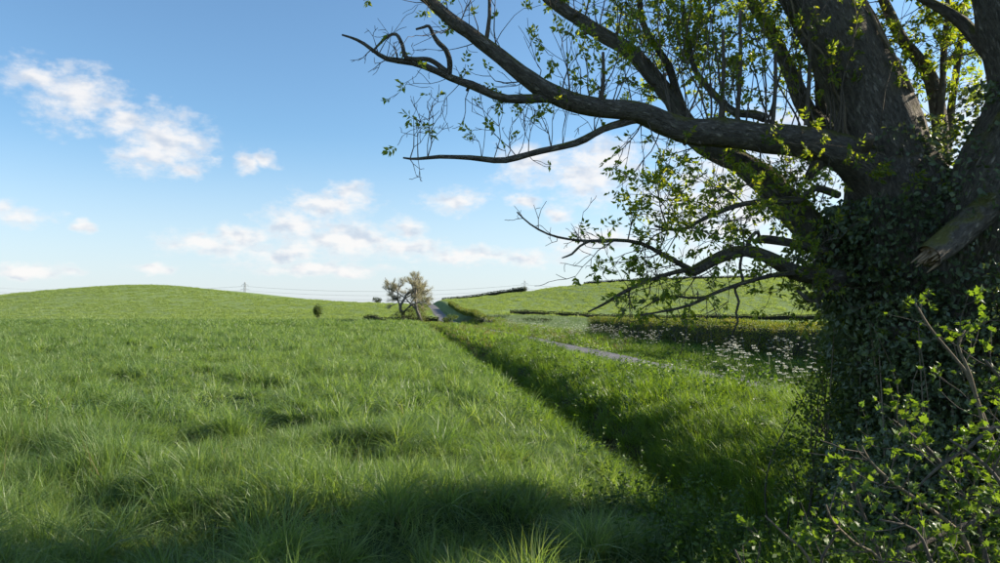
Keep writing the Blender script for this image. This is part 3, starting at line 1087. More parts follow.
for i, (u, d) in enumerate(((500, 150), (530, 140), (545, 136))):
    p = at(u, 322, d)
    bush('verge_shrub', (p.x, p.y, gz(p.x, p.y)), 2.2, 1.0, 0.9, 500, 0.16, M['hedge_far'],
         ('little dark shrub on the rough verge next to the cutting scrub', 'squat dark shrub on the verge, second after the cutting scrub', 'flat dark shrub on the verge near the end of the field hedge')[i], gap=0.25)


def far_tree(loc, h, spread, lean, label, leafmat, leafn, fill, seed):
    r = np.random.default_rng(seed)
    root = empty('lane_tree', loc)
    tag(root, label, 'tree', 'trees beside the lane')
    tb, bb = MB(), MB()
    tips = []

    def grow(p, d, ln, rad, lev):
        n = 4
        pts = [p]
        for i in range(n):
            d = unit(d + r.normal(0, 0.16, 3) + np.array([0, 0, 0.04]))
            pts.append(pts[-1] + d * ln / n)
        rr = np.maximum(np.linspace(rad, rad * 0.6, n + 1), 0.05)
        (tb if lev == 0 else bb).tube(np.array(pts), rr, 7 if lev < 2 else 4, cap=False)
        if lev >= 5:
            tips.append((pts[-1], d))
            tips.append((pts[2], d))
            return
        kids = 3 if lev < 3 else int(r.integers(2, 4))
        for k in range(kids):
            t = r.uniform(0.45, 1.0) if k else 1.0
            q = pts[-1] if k == 0 else pts[int(t * n)]
            side = unit(np.cross(d, r.normal(size=3)))
            ang = r.uniform(0.25, 0.85) if k else r.uniform(0.05, 0.35)
            nd = unit(d * math.cos(ang) + side * math.sin(ang) * spread)
            grow(q, nd, ln * r.uniform(0.62, 0.85), rad * (0.66 if k == 0 else 0.5), lev + 1)
    grow(np.array([0, 0, -0.1]), unit(np.array([lean, 0, 1.0])), h * 0.27, h * 0.028, 0)
    tb.build('trunk', M['greybark'], root)
    bb.build('branches', M['greybark'], root)['kind'] = 'stuff'
    tp = np.array([t[0] for t in tips])
    tp = tp[tp[:, 2] < np.quantile(tp[:, 2], 0.985)]
    idx = r.integers(0, len(tp), leafn)
    P = tp[idx] + r.normal(0, 0.2, (leafn, 3))
    V, Fq = leaf_quads(P, r.normal(size=P.shape), 0.10 * r.uniform(0.6, 1.3, leafn), 0.6, 0.3, r)
    ob_np('crown', V, Fq, leafmat, root, smooth=False)
    if fill:
        P = np.stack([r.normal(0, 0.6, fill), r.normal(0, 0.6, fill), r.uniform(0, 1, fill) ** 1.5 * h * 0.42], -1)
        V, Fq = leaf_quads(P, r.normal(size=P.shape), 0.16 * r.uniform(0.6, 1.3, fill), 0.6, 0.3, r)
        ob_np('ivy_growth', V, Fq, M['fartree'], root, smooth=False)['kind'] = 'stuff'
    return root


far_tree((-19.6, 151, gz(-19.6, 151)), 16.0, 1.35, -0.35, 'half bare tree leaning away from the lane with a spreading grey crown', M['bud'], 15000, 500, 3)
far_tree((-15.9, 150, gz(-15.9, 150)), 15.0, 1.0, 0.08, 'upright ivy grown tree with rounded grey brown crown beside the lane', M['bud'], 20000, 3600, 8)
bush('lane_thicket', (-18.6, 149.2, gz(-18.6, 149.2)), 3.6, 2.0, 3.0, 2400, 0.19, M['fartree'], 'olive green thicket around the feet of the two lane trees', gap=0.3)


# ------------------------------------------------------------------ pylons, cables, post
def pylon(x, y, h, label):
    z = gz(x, y)
    root = empty('pylon', (x, y, z))
    tag(root, label, 'pylon', 'pylons of the power line')
    mb = MB()
    w0, w1 = 3.2, 0.7
    lv = np.array([0, 0.14, 0.28, 0.42, 0.54, 0.65, 0.75, 0.84, 0.92, 1.0]) * h

    def wd(zz):
        t = zz / h
        return w0 * (1 - t / 0.62) + 1.15 * (t / 0.62) if t < 0.62 else 1.15 + (w1 - 1.15) * (t - 0.62) / 0.38
    cor = [(-1, -1), (1, -1), (1, 1), (-1, 1)]
    legs = []
    for cx, cy_ in cor:
        b = MB()
        b.tube([(cx * wd(q), cy_ * wd(q), q) for q in lv], 0.13, 4)
        b.build('leg', M['steel'], root)
    for i in range(len(lv) - 1):
        a, b = lv[i], lv[i + 1]
        for k in range(4):
            c0, c1 = cor[k], cor[(k + 1) % 4]
            mb.tube([(c0[0] * wd(a), c0[1] * wd(a), a), (c1[0] * wd(b), c1[1] * wd(b), b)], 0.07, 4, cap=False)
            mb.tube([(c1[0] * wd(a), c1[1] * wd(a), a), (c0[0] * wd(b), c0[1] * wd(b), b)], 0.07, 4, cap=False)
    mb.build('lattice', M['steel'], root)
    for t, ln in ((0.66, 4.2), (0.79, 5.0), (0.92, 4.0)):
        b = MB()
        for s in (-1, 1):
            for yy in (-0.8, 0.8):
                b.tube([(s * 0.6, yy, t * h), (s * ln, 0, t * h)], 0.09, 4, cap=False)
                b.tube([(s * 0.6, yy, t * h + 1.5), (s * ln, 0, t * h)], 0.07, 4, cap=False)
        arm = b.build('cross_arm', M['steel'], root)
        for s in (-1, 1):
            c = MB()
            c.tube([(s * ln, 0, t * h), (s * ln, 0, t * h - 1.8)], 0.11, 5)
            c.build('insulator', M['post'], arm)
    b = MB()
    b.tube([(0, 0, h - 0.5), (0, 0, h + 1.2)], [0.5, 0.08], 4)
    b.build('peak', M['steel'], root)
    return root


PY = 925
pyl = [(-319, PY), (31, PY)]
H1 = 2.2 + 30.5 / 740 * PY - gz(-319, PY)
H2 = 2.2 + 32 / 740 * PY - gz(31, PY)
pylon(-319, PY, H1 - 1, 'steel lattice pylon rising behind the rounded hill')
pylon(31, PY, H2 - 1, 'steel lattice pylon rising behind the skyline hedge')
tops = [(-700, gz(-319, PY) + H1 + 2), (-319, gz(-319, PY) + H1 - 1), (31, gz(31, PY) + H2 - 1), (400, gz(31, PY) + H2 - 2)]
for t, ln in ((0.66, 4.2), (0.79, 5.0), (0.92, 4.0)):
    for s in (-1, 1):
        mb = MB()
        for (xa, za), (xb, zb) in zip(tops[:-1], tops[1:]):
            q = np.linspace(0, 1, 25)
            X = xa + (xb - xa) * q + 0
            drop = (1 - t) * 40 + 1.8
            Z = za + (zb - za) * q - drop - 7.5 * 4 * q * (1 - q)
            mb.tube(np.stack([X, np.full(25, PY + s * ln), Z], -1), 0.06, 4, cap=False)
        o = mb.build('power_cable', M['steel'])
        tag(o, {0.66: 'lowest', 0.79: 'middle', 0.92: 'highest'}[t] + ' thin grey cable sagging between the two pylons', 'cable', 'cables of the power line')
p = at(513, 292, 350)
root = empty('marker_post', (p.x, p.y, gz(p.x, p.y)))
tag(root, 'short pale post at the end of the skyline hedge', 'post')
mb = MB()
mb.box((-0.35, -0.35, -0.1), (0.35, 0.35, 2.6))
mb.build('shaft', M['post'], root, False)
mb = MB()
mb.box((-0.5, -0.5, 2.6), (0.5, 0.5, 2.95))
mb.build('top', M['post'], root, False)


# ------------------------------------------------------------------ cow parsley
def parsley_parts(seed):
    r = np.random.default_rng(seed)
    st, fl, lf = MB(), MB(), MB()
    h = r.uniform(0.8, 1.05)
    heads = []
    main = [np.array([0, 0, -0.05])]
    for i in range(5):
        main.append(main[-1] + np.array([r.normal(0, 0.025), r.normal(0, 0.025), h / 5]))
    st.tube(main, np.linspace(0.009, 0.004, 6), 4)
    heads.append(main[-1])
    for k in range(int(r.integers(7, 11))):
        i = int(r.integers(2, 5))
        a = r.uniform(0, 6.28)
        ln = r.uniform(0.2, 0.42)
        b = main[i]
        m_ = b + np.array([math.cos(a) * ln * 0.5, math.sin(a) * ln * 0.5, ln * 0.55])
        e = b + np.array([math.cos(a) * ln * 0.8, math.sin(a) * ln * 0.8, ln * 1.15])
        st.tube([b, m_, e], [0.004, 0.003, 0.002], 3, cap=False)
        heads.append(e)
    for e in heads:
        n = 26
        a = r.uniform(0, 6.28, n)
        q = np.sqrt(r.uniform(0, 1, n)) * r.uniform(0.03, 0.052)
        P = e + np.stack([np.cos(a) * q, np.sin(a) * q, 0.03 - q * q * 4 + r.normal(0, 0.006, n)], -1)
        V, Fq = leaf_quads(P, np.stack([np.cos(a), np.sin(a), r.normal(0, 0.3, n)], -1), 0.017, 0.9, 0.2, r)
        fl.add(V, Fq)
    n = 60
    a = r.uniform(0, 6.28, n)
    q = r.uniform(0.03, 0.3, n)
    P = np.stack([np.cos(a) * q, np.sin(a) * q, r.uniform(0.05, 0.5, n)], -1)
    V, Fq = leaf_quads(P, np.stack([np.cos(a), np.sin(a), r.normal(0, 0.4, n)], -1), 0.10 * r.uniform(0.6, 1.2, n), 0.4, 0.3, r)
    lf.add(V, Fq)
    return [mesh_np('stem', np.vstack(st.v), np.vstack(st.f), M['weed']), mesh_np('foliage', np.vstack(lf.v), np.vstack(lf.f), M['weed'], False),
            mesh_np('flower_head', np.vstack(fl.v), np.vstack(fl.f), M['petal'], False)]


def plant_parsley():
    kinds = [parsley_parts(40 + i) for i in range(5)]
    spots = []
    r = np.random.default_rng(77)

    def row(n, y0, y1, l0, l1, lab, grp, s0=0.8, s1=1.2):
        for i in range(n):
            y = math.sqrt(r.uniform(y0 * y0, y1 * y1))
            l = r.uniform(l0, l1)
            spots.append((l - SL * y, y, r.uniform(s0, s1), lab, grp))
    row(64, 22, 64, 12.6, 16.0, 'white cow parsley in flower between the lane and the clipped hedge', 'cow parsley in front of the hedge', 0.8, 1.15)
    row(16, 17, 50, 8.1, 8.6, 'white cow parsley in flower on the strip between ditch and lane', 'cow parsley on the ditch bank', 0.55, 0.9)
    row(60, 62, 135, 12.4, 15.5, 'creamy far cow parsley on the rough verge past the end of the clipped hedge', 'cow parsley on the far verge', 0.8, 1.15)
    for u, v, d in ((724, 352, 19.5), (733, 360, 19.2), (742, 372, 18.8), (728, 372, 18.6), (748, 385, 18), (776, 378, 18), (788, 384, 17.5), (800, 386, 17.2), (812, 390, 16.8), (826, 392, 16.5),
                    (795, 378, 18), (770, 390, 17.2)):
        q = at(u, v, d)
        spots.append((q.x, q.y, r.uniform(0.95, 1.3), 'tall white cow parsley clump beside the ivy clad tree', 'cow parsley near the tree'))
    for i, (x, y, s, lab, grp) in enumerate(spots):
        root = empty('cow_parsley', (x, y, gz(x, y)))
        root.rotation_euler = (r.normal(0, 0.08), r.normal(0, 0.08), r.uniform(0, 6.28))
        root.scale = (s, s, s)
        tag(root, lab, 'cow parsley', grp)
        for nm, me in zip(('stem', 'foliage', 'flower_head'), kinds[i % 5]):
            q = link(bpy.data.objects.new(nm, me), root)
            if nm == 'flower_head':
                q['kind'] = 'stuff'


plant_parsley()


# ------------------------------------------------------------------ the big ash tree
TREE = empty('ash_tree', (4.55, 8.05, gz(4.55, 8.05)))
tag(TREE, 'huge old ash tree with mossy limbs and sparse new leaves beside the ditch', 'tree')
TB = np.array(TREE.location)


def px_path(rows, step=0.10):
    """rows: u, v, depth, apparent width -> smooth centre line in metres and radii"""
    P = []
    for u, v, d, w in rows:
        q = at(u, v, d)
        P.append((q.x, q.y, q.z, w / 2 / 740 * d))
    c = catmull(P, step)
    return c[:, :3], np.maximum(c[:, 3], 0.004)


LIMBS = {}


def limb(name, key, rows, sides=12, lump=0.16, kink=0.0, step=0.10):
    p, r = px_path(rows, step)
    if kink:
        n = len(p)
        s = np.arange(n) * step
        k = np.stack([fbm(s * 2.2, s * 0 + i * 7.3, i + int(rows[0][0]) % 13) - 0.5 for i in range(3)], -1)
        w = np.minimum(1, np.minimum(np.arange(n), 6) / 6)[:, None]
        p = p + k * kink * 2 * w
    mb = MB()
    mb.tube(p - TB, r, sides, lump)
    LIMBS[key] = (p, r)
    o = mb.build(name, M['bark'], TREE)
    # unrolled bark coordinates: round the limb and along it
    s = np.cumsum(np.r_[0, np.linalg.norm(np.diff(p, axis=0), axis=1)]) + rows[0][0] * 0.37
    a = np.arange(sides) * 2 * math.pi / sides
    g = np.stack(np.broadcast_arrays(np.cos(a)[None] * r[:, None], np.sin(a)[None] * r[:, None], s[:, None]), -1).reshape(-1, 3)
    g = np.vstack([g, [[0, 0, s[-1]]]])
    at_ = o.data.attributes.new('grain', 'FLOAT_VECTOR', 'POINT')
    at_.data.foreach_set('vector', g.astype(np.float32).ravel())
    return o


limb('trunk', 'trunk', [(945, 640, 8.1, 175), (943, 560, 8.1, 152), (938, 480, 8.1, 140), (932, 400, 8.1, 135), (922, 320, 8.1, 138), (908, 250, 8.1, 122), (900, 200, 8.1, 98), (893, 160, 8.1, 80)], 36, 0.2)
limb('limb', 'leader', [(905, 235, 8.1, 88), (892, 165, 8.1, 78), (873, 110, 8.15, 73), (852, 62, 8.2, 69), (824, 10, 8.3, 65), (790, -50, 8.4, 62), (745, -125, 8.5, 52), (715, -210, 8.6, 42), (700, -300, 8.8, 30), (690, -400, 9.0, 16), (686, -470, 9.1, 7)], 30, 0.18)
limb('limb', 'long', [(905, 225, 8.05, 70), (880, 185, 8.0, 56), (850, 158, 7.95, 40), (805, 143, 7.9, 32), (745, 134, 7.8, 28), (692, 129, 7.7, 26), (645, 115, 7.6, 22), (602, 108, 7.5, 20), (562, 97, 7.4, 19), (530, 80, 7.35, 17.5), (500, 58, 7.3, 15.5), (468, 33, 7.25, 13.5), (430, 2, 7.2, 11.5), (390, -28, 7.1, 11), (345, -55, 7.05, 8), (300, -72, 7, 5), (262, -80, 7, 3)], 20, 0.22, 0.035)
limb('limb', 'twisted', [(565, 97, 7.4, 12), (540, 98, 7.36, 10), (507, 98, 7.3, 9), (480, 88, 7.25, 8.5), (450, 77, 7.2, 7.5), (412, 63, 7.15, 6.5), (385, 59, 7.1, 5.2), (370, 50, 7.05, 4), (356, 40, 7.05, 3), (342, 34, 7.0, 2)], 8, 0.28, 0.03)
limb('limb', 'crook', [(449, 76, 7.2, 5.5), (450, 62, 7.15, 5.5), (446, 50, 7.1, 5), (438, 42, 7.1, 5), (434, 36, 7.1, 4), (429, 26, 7.08, 3.5), (424, 27, 7.08, 3), (416, 29, 7.05, 2)], 7, 0.25, step=0.03)
limb('limb', 'hook', [(447, 72, 7.2, 6), (430, 60, 7.17, 5), (407, 58, 7.12, 4.5), (402, 44, 7.1, 4), (396, 34, 7.1, 3.5), (388, 36, 7.1, 3), (380, 43, 7.1, 2.5), (372, 52, 7.1, 2)], 7, 0.2, step=0.03)
limb('limb', 'low_twig', [(640, 118, 7.6, 10), (612, 126, 7.5, 7.5), (575, 143, 7.4, 7), (540, 151, 7.3, 6.5), (505, 160, 7.2, 6), (470, 158, 7.1, 5), (440, 157, 7.0, 4), (418, 159, 7.0, 2.8), (403, 158, 6.95, 1.8)], 8, 0.28, 0.025)
limb('limb', 'rear', [(884, 302, 8.15, 46), (852, 266, 8.2, 37), (820, 236, 8.3, 32), (792, 208, 8.4, 31), (765, 180, 8.5, 27), (735, 159, 8.6, 23), (705, 144, 8.7, 21), (684, 122, 8.8, 19), (666, 92, 8.85, 17), (638, 57, 8.9, 15.5), (592, 27, 9.0, 14), (554, 0, 9.0, 12), (515, -30, 9.1, 10), (470, -55, 9.2, 7), (430, -68, 9.2, 4)], 18, 0.2, 0.04)
limb('limb', 'riser', [(686, 124, 8.78, 13), (676, 90, 8.85, 9), (668, 65, 8.9, 8), (652, 40, 8.9, 7), (642, 20, 8.95, 6), (640, -10, 9.0, 5), (646, -60, 9.0, 3.5), (640, -110, 9.0, 2)], 8, 0.18)
limb('limb', 'drooping', [(885, 300, 8.0, 30), (858, 284, 7.95, 22), (825, 277, 7.85, 17), (795, 270, 7.75, 15), (768, 256, 7.65, 13), (745, 251, 7.6, 12.5), (722, 256, 7.55, 12), (705, 266, 7.5, 11), (694, 271, 7.48, 10), (688, 270, 7.45, 8)], 10, 0.32, 0.03)
limb('limb', 'stub', [(880, 272, 8.0, 20), (842, 256, 8.0, 11), (805, 246, 7.95, 9), (780, 241, 7.9, 8.5), (763, 239, 7.9, 8.5), (755, 242, 7.9, 5)], 8, 0.25)
limb('limb', 'knee', [(752, 251, 7.6, 6), (748, 244, 7.6, 5), (752, 236, 7.62, 4.5), (758, 232, 7.65, 4), (759, 240, 7.68, 3.5)], 6, 0.2, step=0.03)
limb('limb', 'straight', [(912, 250, 8.4, 34), (938, 175, 8.5, 17), (940, 130, 8.55, 15), (931, 80, 8.6, 14), (915, 55, 8.6, 12), (900, 36, 8.65, 11), (890, 15, 8.7, 10), (880, -10, 8.7, 9), (872, -60, 8.8, 7), (880, -130, 8.8, 4), (876, -180, 8.8, 2)], 9, 0.18)
limb('limb', 'thin_upright', [(925, 230, 8.5, 14), (945, 165, 8.6, 9), (951, 110, 8.65, 7.5), (958, 60, 8.7, 6.5), (962, 30, 8.7, 6), (968, -10, 8.75, 5), (980, -70, 8.8, 3), (985, -120, 8.8, 2)], 8, 0.18)
limb('limb', 'second_upright', [(930, 200, 8.3, 10), (941, 110, 8.4, 7), (944, 50, 8.45, 6), (948, 0, 8.5, 5), (946, -70, 8.5, 3), (955, -120, 8.5, 2)], 7, 0.18)
limb('limb', 'arching', [(1015, 75, 7.4, 24), (985, 48, 7.6, 15), (962, 22, 7.8, 12), (940, 8, 7.9, 10), (915, -6, 8.0, 8), (880, -30, 8.1, 5), (850, -70, 8.2, 3)], 8, 0.2)
limb('limb', 'second_trunk', [(958, 420, 7.7, 110), (968, 330, 7.6, 104), (980, 250, 7.5, 98), (1003, 185, 7.4, 92), (1026, 120, 7.35, 76), (1032, 70, 7.3, 72), (1020, 20, 7.3, 70), (1004, -30, 7.3, 62), (990, -110, 7.3, 50), (1000, -210, 7.4, 34), (1015, -320, 7.5, 18), (1020, -400, 7.5, 8)], 28, 0.18)
limb('limb', 'inner', [(872, 175, 8.6, 26), (832, 135, 8.8, 20), (808, 112, 8.9, 18), (798, 90, 8.95, 16), (790, 70, 9.0, 14), (770, 30, 9.1, 12), (745, -10, 9.2, 10), (720, -70, 9.3, 7), (700, -130, 9.3, 4)], 9, 0.18)
limb('limb', 'inner_fork', [(830, 135, 8.8, 16), (822, 108, 8.9, 13), (820, 80, 8.95, 11), (812, 50, 9.0, 10), (800, 15, 9.05, 8), (796, -40, 9.1, 5), (800, -90, 9.1, 3)], 8, 0.18)
limb('limb', 'arch_twig', [(765, 118, 7.85, 9), (752, 114, 7.95, 8.5), (735, 112, 8.1, 8), (715, 95, 8.3, 7), (695, 70, 8.5, 6), (688, 40, 8.6, 5), (682, 0, 8.7, 4), (676, -40, 8.7, 2.5)], 7, 0.2)
limb('limb', 'cross_twig', [(838, 195, 8.0, 8), (815, 188, 7.8, 7), (798, 201, 7.7, 6), (765, 201, 7.6, 5.5), (735, 206, 7.5, 5), (705, 218, 7.4, 4.5), (680, 230, 7.3, 3.5), (655, 226, 7.2, 2.5)], 7, 0.22)
limb('limb', 'reaching', [(692, 271, 7.47, 7), (680, 264, 7.4, 5.5), (660, 253, 7.3, 4.5), (640, 243, 7.2, 4), (615, 240, 7.1, 3.8), (590, 241, 7.0, 3.2), (568, 239, 6.95, 2.6), (548, 234, 6.9, 2.2), (530, 224, 6.9, 1.8), (517, 212, 6.85, 1.3)], 6, 0.2)
limb('limb', 'reach_fork', [(590, 241, 7.0, 2.8), (580, 246, 6.98, 2.4), (572, 254, 6.95, 2.2), (562, 258, 6.95, 1.5)], 5, 0.2)
limb('limb', 'sweeping', [(698, 270, 7.48, 7), (680, 271, 7.4, 5.2), (656, 278, 7.3, 4.5), (640, 284, 7.25, 4.2), (620, 294, 7.2, 3.8), (606, 303, 7.15, 3), (588, 312, 7.1, 1.6)], 6, 0.25)
limb('limb', 'undersweep', [(830, 278, 7.9, 8), (800, 273, 7.7, 5.5), (770, 276, 7.5, 4.6), (740, 284, 7.35, 4.2), (715, 293, 7.25, 3.8), (690, 305, 7.15, 3.4), (665, 311, 7.1, 2.6), (640, 315, 7.0, 1.8)], 6, 0.25)
limb('limb', 'under_fork', [(706, 297, 7.22, 3), (690, 298, 7.2, 2.6), (672, 296, 7.2, 2.2), (655, 301, 7.15, 1.8), (640, 310, 7.1, 1.3)], 5, 0.2)
limb('limb', 'hanging', [(742, 254, 7.6, 3.2), (740, 268, 7.55, 3), (743, 281, 7.5, 2.8), (735, 289, 7.45, 2.8), (739, 302, 7.42, 2.6), (736, 313, 7.4, 2.4), (738, 321, 7.4, 2.2), (732, 334, 7.4, 1.5)], 6, 0.3, step=0.04)
limb('limb', 'low_arch', [(850, 284, 7.9, 8), (828, 290, 7.75, 6.5), (815, 300, 7.65, 6), (806, 298, 7.6, 5), (797, 290, 7.6, 3)], 6, 0.25)

# broken limb with torn pale end
p, r = px_path([(1015, 188, 7.3, 34), (985, 211, 7.1, 30), (955, 236, 6.9, 27), (928, 257, 6.7, 24)], 0.05)
mb = MB()
mb.tube(p - TB, r, 14, 0.16, cap=False)
brk = mb.build('broken_limb', M['bark'], TREE)
s_ = np.cumsum(np.r_[0, np.linalg.norm(np.diff(p, axis=0), axis=1)])
a_ = np.arange(14) * 2 * math.pi / 14
g_ = np.stack(np.broadcast_arrays(np.cos(a_)[None] * r[:, None], np.sin(a_)[None] * r[:, None], s_[:, None]), -1).reshape(-1, 3)
brk.data.attributes.new('grain', 'FLOAT_VECTOR', 'POINT').data.foreach_set('vector', g_.astype(np.float32).ravel())
brk['label'] = 'broken limb with pale torn end'
tan = unit(p[-1] - p[-2])
V = [p[-1] - TB - tan * 0.05]
a = np.arange(14) * 2 * math.pi / 14
s1 = unit(np.cross(tan, [0, 0, 1]))
s2 = np.cross(s1, tan)
sp = MB()
rim = np.array([p[-1] - TB - tan * 0.07 + (s1 * math.cos(q) + s2 * math.sin(q)) * r[-1] * 1.0 for q in a])
sp.add(np.vstack([rim, [p[-1] - TB - tan * 0.01]]), [(k, (k + 1) % 14, (k + 2) % 14, 14) for k in range(0, 14, 2)])
for k in range(26):
    aa, q = rng.uniform(0, 6.28), rng.uniform(0, 0.9)
    st = p[-1] - TB + (s1 * math.cos(aa) + s2 * math.sin(aa)) * r[-1] * q - tan * 0.06
    sp.tube([st, st + tan * rng.uniform(0.04, 0.24) + rng.normal(0, 0.01, 3)], [0.022, 0.006], 4)
sp.build('splinters', M['wood'], brk)
brk.children[0]['kind'] = 'stuff'

# twigs and leaves
TW, LF_P, LF_D, LF_S = MB(), [], [], []
r2 = np.random.default_rng(21)


def leaf_spray(p, d, n=1, size=0.06):
    """pinnate spring leaves: a drooping rachis with paired leaflets"""
    for _ in range(n):
        dd = unit(d + r2.normal(0, 0.7, 3) + np.array([0, 0, -0.1]))
        sd_ = unit(np.cross(dd, r2.normal(size=3)))
        ln = r2.uniform(0.05, 0.12)
        k = int(r2.integers(2, 4))
        for i in range(k):
            t = (i + 1) / (k + 0.5)
            for s in (-1, 1):
                LF_P.append(p + dd * ln * t)
                LF_D.append(dd * 0.6 + sd_ * s + np.array([0, 0, -0.25]) + r2.normal(0, 0.15, 3))
                LF_S.append(size * r2.uniform(0.7, 1.3))
        LF_P.append(p + dd * ln)
        LF_D.append(dd)
        LF_S.append(size * r2.uniform(0.8, 1.3))


def shoot(p, d, ln, rad, up, leafy, lev=0, wig=0.22, sub=3):
    n = max(3, int(ln / 0.11))
    pts = [np.array(p, float)]
    d = unit(d)
    for i in range(n):
        d = unit(d + r2.normal(0, wig, 3) + np.array([0, 0, up]))
        pts.append(pts[-1] + d * ln / n)
    TW.tube(np.array(pts) - TB, np.linspace(rad, max(rad * 0.35, 0.0022), n + 1), 5 if rad > 0.008 else 4, cap=False)
    if lev < 2:
        for k in range(sub if lev == 0 else max(1, sub - 1)):
            i = int(r2.integers(max(1, n // 4), n + 1))
            sd_ = unit(np.cross(d, r2.normal(size=3)))
            ang = r2.uniform(0.4, 1.1)
            shoot(pts[i], unit(d * math.cos(ang) + sd_ * math.sin(ang)), ln * r2.uniform(0.35, 0.65), max(rad * 0.55, 0.003), up, leafy, lev + 1, wig, sub)
    if leafy > 0:
        for i in range(n // 2, n + 1):
            if r2.uniform() < leafy * (0.35 if lev == 0 else 0.6):
                leaf_spray(pts[i], d, 1)
        if r2.uniform() < leafy:
            leaf_spray(pts[-1], d, 2)


def shoots(key, n, t0, t1, mode, l0, l1, leafy, rad=0.008, wig=0.2, sub=3, up=None):
    p, r = LIMBS[key]
    for k in range(n):
        i = int(np.clip(r2.uniform(t0, t1) * len(p), 1, len(p) - 2))
        tan = unit(p[i + 1] - p[i - 1])
        side = unit(np.cross(tan, r2.normal(size=3)))
        if mode == 'up':
            d = unit(np.array([0, 0, 1.0]) + r2.normal(0, 0.22, 3))
            u = 0.08
        elif mode == 'down':
            d = unit(np.array([0, 0, -0.8]) + side * 0.8)
            u = -0.03
        else:
            d = unit(side + tan * r2.uniform(0.1, 0.9))
            u = 0.03
        st = p[i] + d * r[i] * 0.6
        shoot(st, d, r2.uniform(l0, l1), rad * r2.uniform(0.6, 1.3), u if up is None else up, leafy, 0, wig, sub)


shoots('long', 34, 0.10, 0.42, 'up', 0.6, 1.7, 0.50, 0.011, 0.09, 2)
shoots('long', 12, 0.42, 0.62, 'up', 0.4, 1.0, 0.30, 0.008, 0.16, 2)
shoots('long', 18, 0.60, 0.82, 'any', 0.3, 0.8, 0.07, 0.006, 0.2, 2)
shoots('long', 6, 0.78, 1.0, 'any', 0.4, 0.9, 0.12, 0.007, 0.2, 3)
shoots('long', 7, 0.30, 0.50, 'down', 0.4, 0.8, 0.25, 0.007, 0.2, 3)
shoots('long', 8, 0.1, 0.3, 'down', 0.3, 0.8, 0.5, 0.007, 0.2, 3)
shoots('twisted', 20, 0.15, 0.8, 'any', 0.15, 0.5, 0.02, 0.005, 0.22, 2)
shoots('low_twig', 22, 0.2, 0.95, 'up', 0.2, 0.65, 0.07, 0.005, 0.25, 3)
shoots('low_twig', 3, 0.3, 1.0, 'down', 0.1, 0.3, 0.05, 0.004, 0.25, 2)
shoots('rear', 30, 0.18, 0.55, 'any', 0.5, 1.2, 0.36, 0.009, 0.18, 3)
shoots('rear', 22, 0.5, 0.8, 'up', 0.5, 1.2, 0.50, 0.009, 0.15, 3)
shoots('rear', 14, 0.78, 1.0, 'any', 0.4, 1.0, 0.4, 0.008, 0.18, 3)
shoots('riser', 20, 0.2, 1.0, 'any', 0.4, 1.0, 0.6, 0.007, 0.2, 3)
shoots('inner', 26, 0.1, 1.0, 'any', 0.4, 1.1, 0.62, 0.008, 0.2, 3)
shoots('inner_fork', 22, 0.1, 1.0, 'any', 0.4, 1.0, 0.62, 0.008, 0.2, 3)
shoots('arch_twig', 18, 0.2, 1.0, 'up', 0.4, 1.1, 0.62, 0.007, 0.15, 3)
shoots('cross_twig', 22, 0.1, 1.0, 'any', 0.35, 0.8, 0.38, 0.007, 0.2, 3)
shoots('drooping', 16, 0.3, 1.0, 'any', 0.35, 0.8, 0.2, 0.007, 0.22, 3)
shoots('stub', 8, 0.2, 0.9, 'any', 0.3, 0.7, 0.4, 0.006, 0.22, 2)
shoots('reaching', 10, 0.0, 0.5, 'any', 0.3, 0.7, 0.22, 0.006, 0.22, 3)
shoots('reaching', 9, 0.5, 0.95, 'any', 0.1, 0.3, 0.0, 0.0035, 0.25, 1)
shoots('sweeping', 10, 0.1, 0.9, 'any', 0.15, 0.4, 0.08, 0.005, 0.25, 2)
shoots('undersweep', 12, 0.1, 0.95, 'any', 0.15, 0.4, 0.06, 0.005, 0.25, 2)
shoots('low_arch', 8, 0.1, 0.95, 'any', 0.3, 0.6, 0.4, 0.005, 0.25, 2)
shoots('straight', 22, 0.2, 1.0, 'any', 0.35, 0.9, 0.55, 0.007, 0.2, 3)
shoots('thin_upright', 18, 0.2, 1.0, 'any', 0.35, 0.9, 0.55, 0.006, 0.2, 3)
shoots('second_upright', 14, 0.2, 1.0, 'any', 0.35, 0.9, 0.5, 0.006, 0.2, 3)
shoots('arching', 18, 0.2, 1.0, 'any', 0.35, 0.9, 0.55, 0.007, 0.2, 3)
shoots('leader', 14, 0.15, 0.5, 'any', 0.4, 0.9, 0.5, 0.008, 0.2, 3)
shoots('leader', 20, 0.5, 1.0, 'any', 0.6, 1.6, 0.45, 0.010, 0.18, 3)
shoots('second_trunk', 12, 0.5, 1.0, 'any', 0.6, 1.4, 0.4, 0.010, 0.18, 3)
# straight bare pole shoots standing on the long limb
for u, v, d, v2 in ((600, 104, 7.5, 52), (486, 42, 7.28, -10), (737, 122, 7.8, 10), (720, 124, 7.75, 30), (772, 130, 7.85, 40), (806, 125, 7.9, 20)):
    a_, b_ = at(u, v, d), at(u + 3, v2, d - 0.05)
    q = catmull([tuple(a_), tuple((a_ + b_) / 2 + Vector((0.02, 0, 0))), tuple(b_)], 0.1)
    TW.tube(q - TB, np.linspace(0.026, 0.016, len(q)), 6)
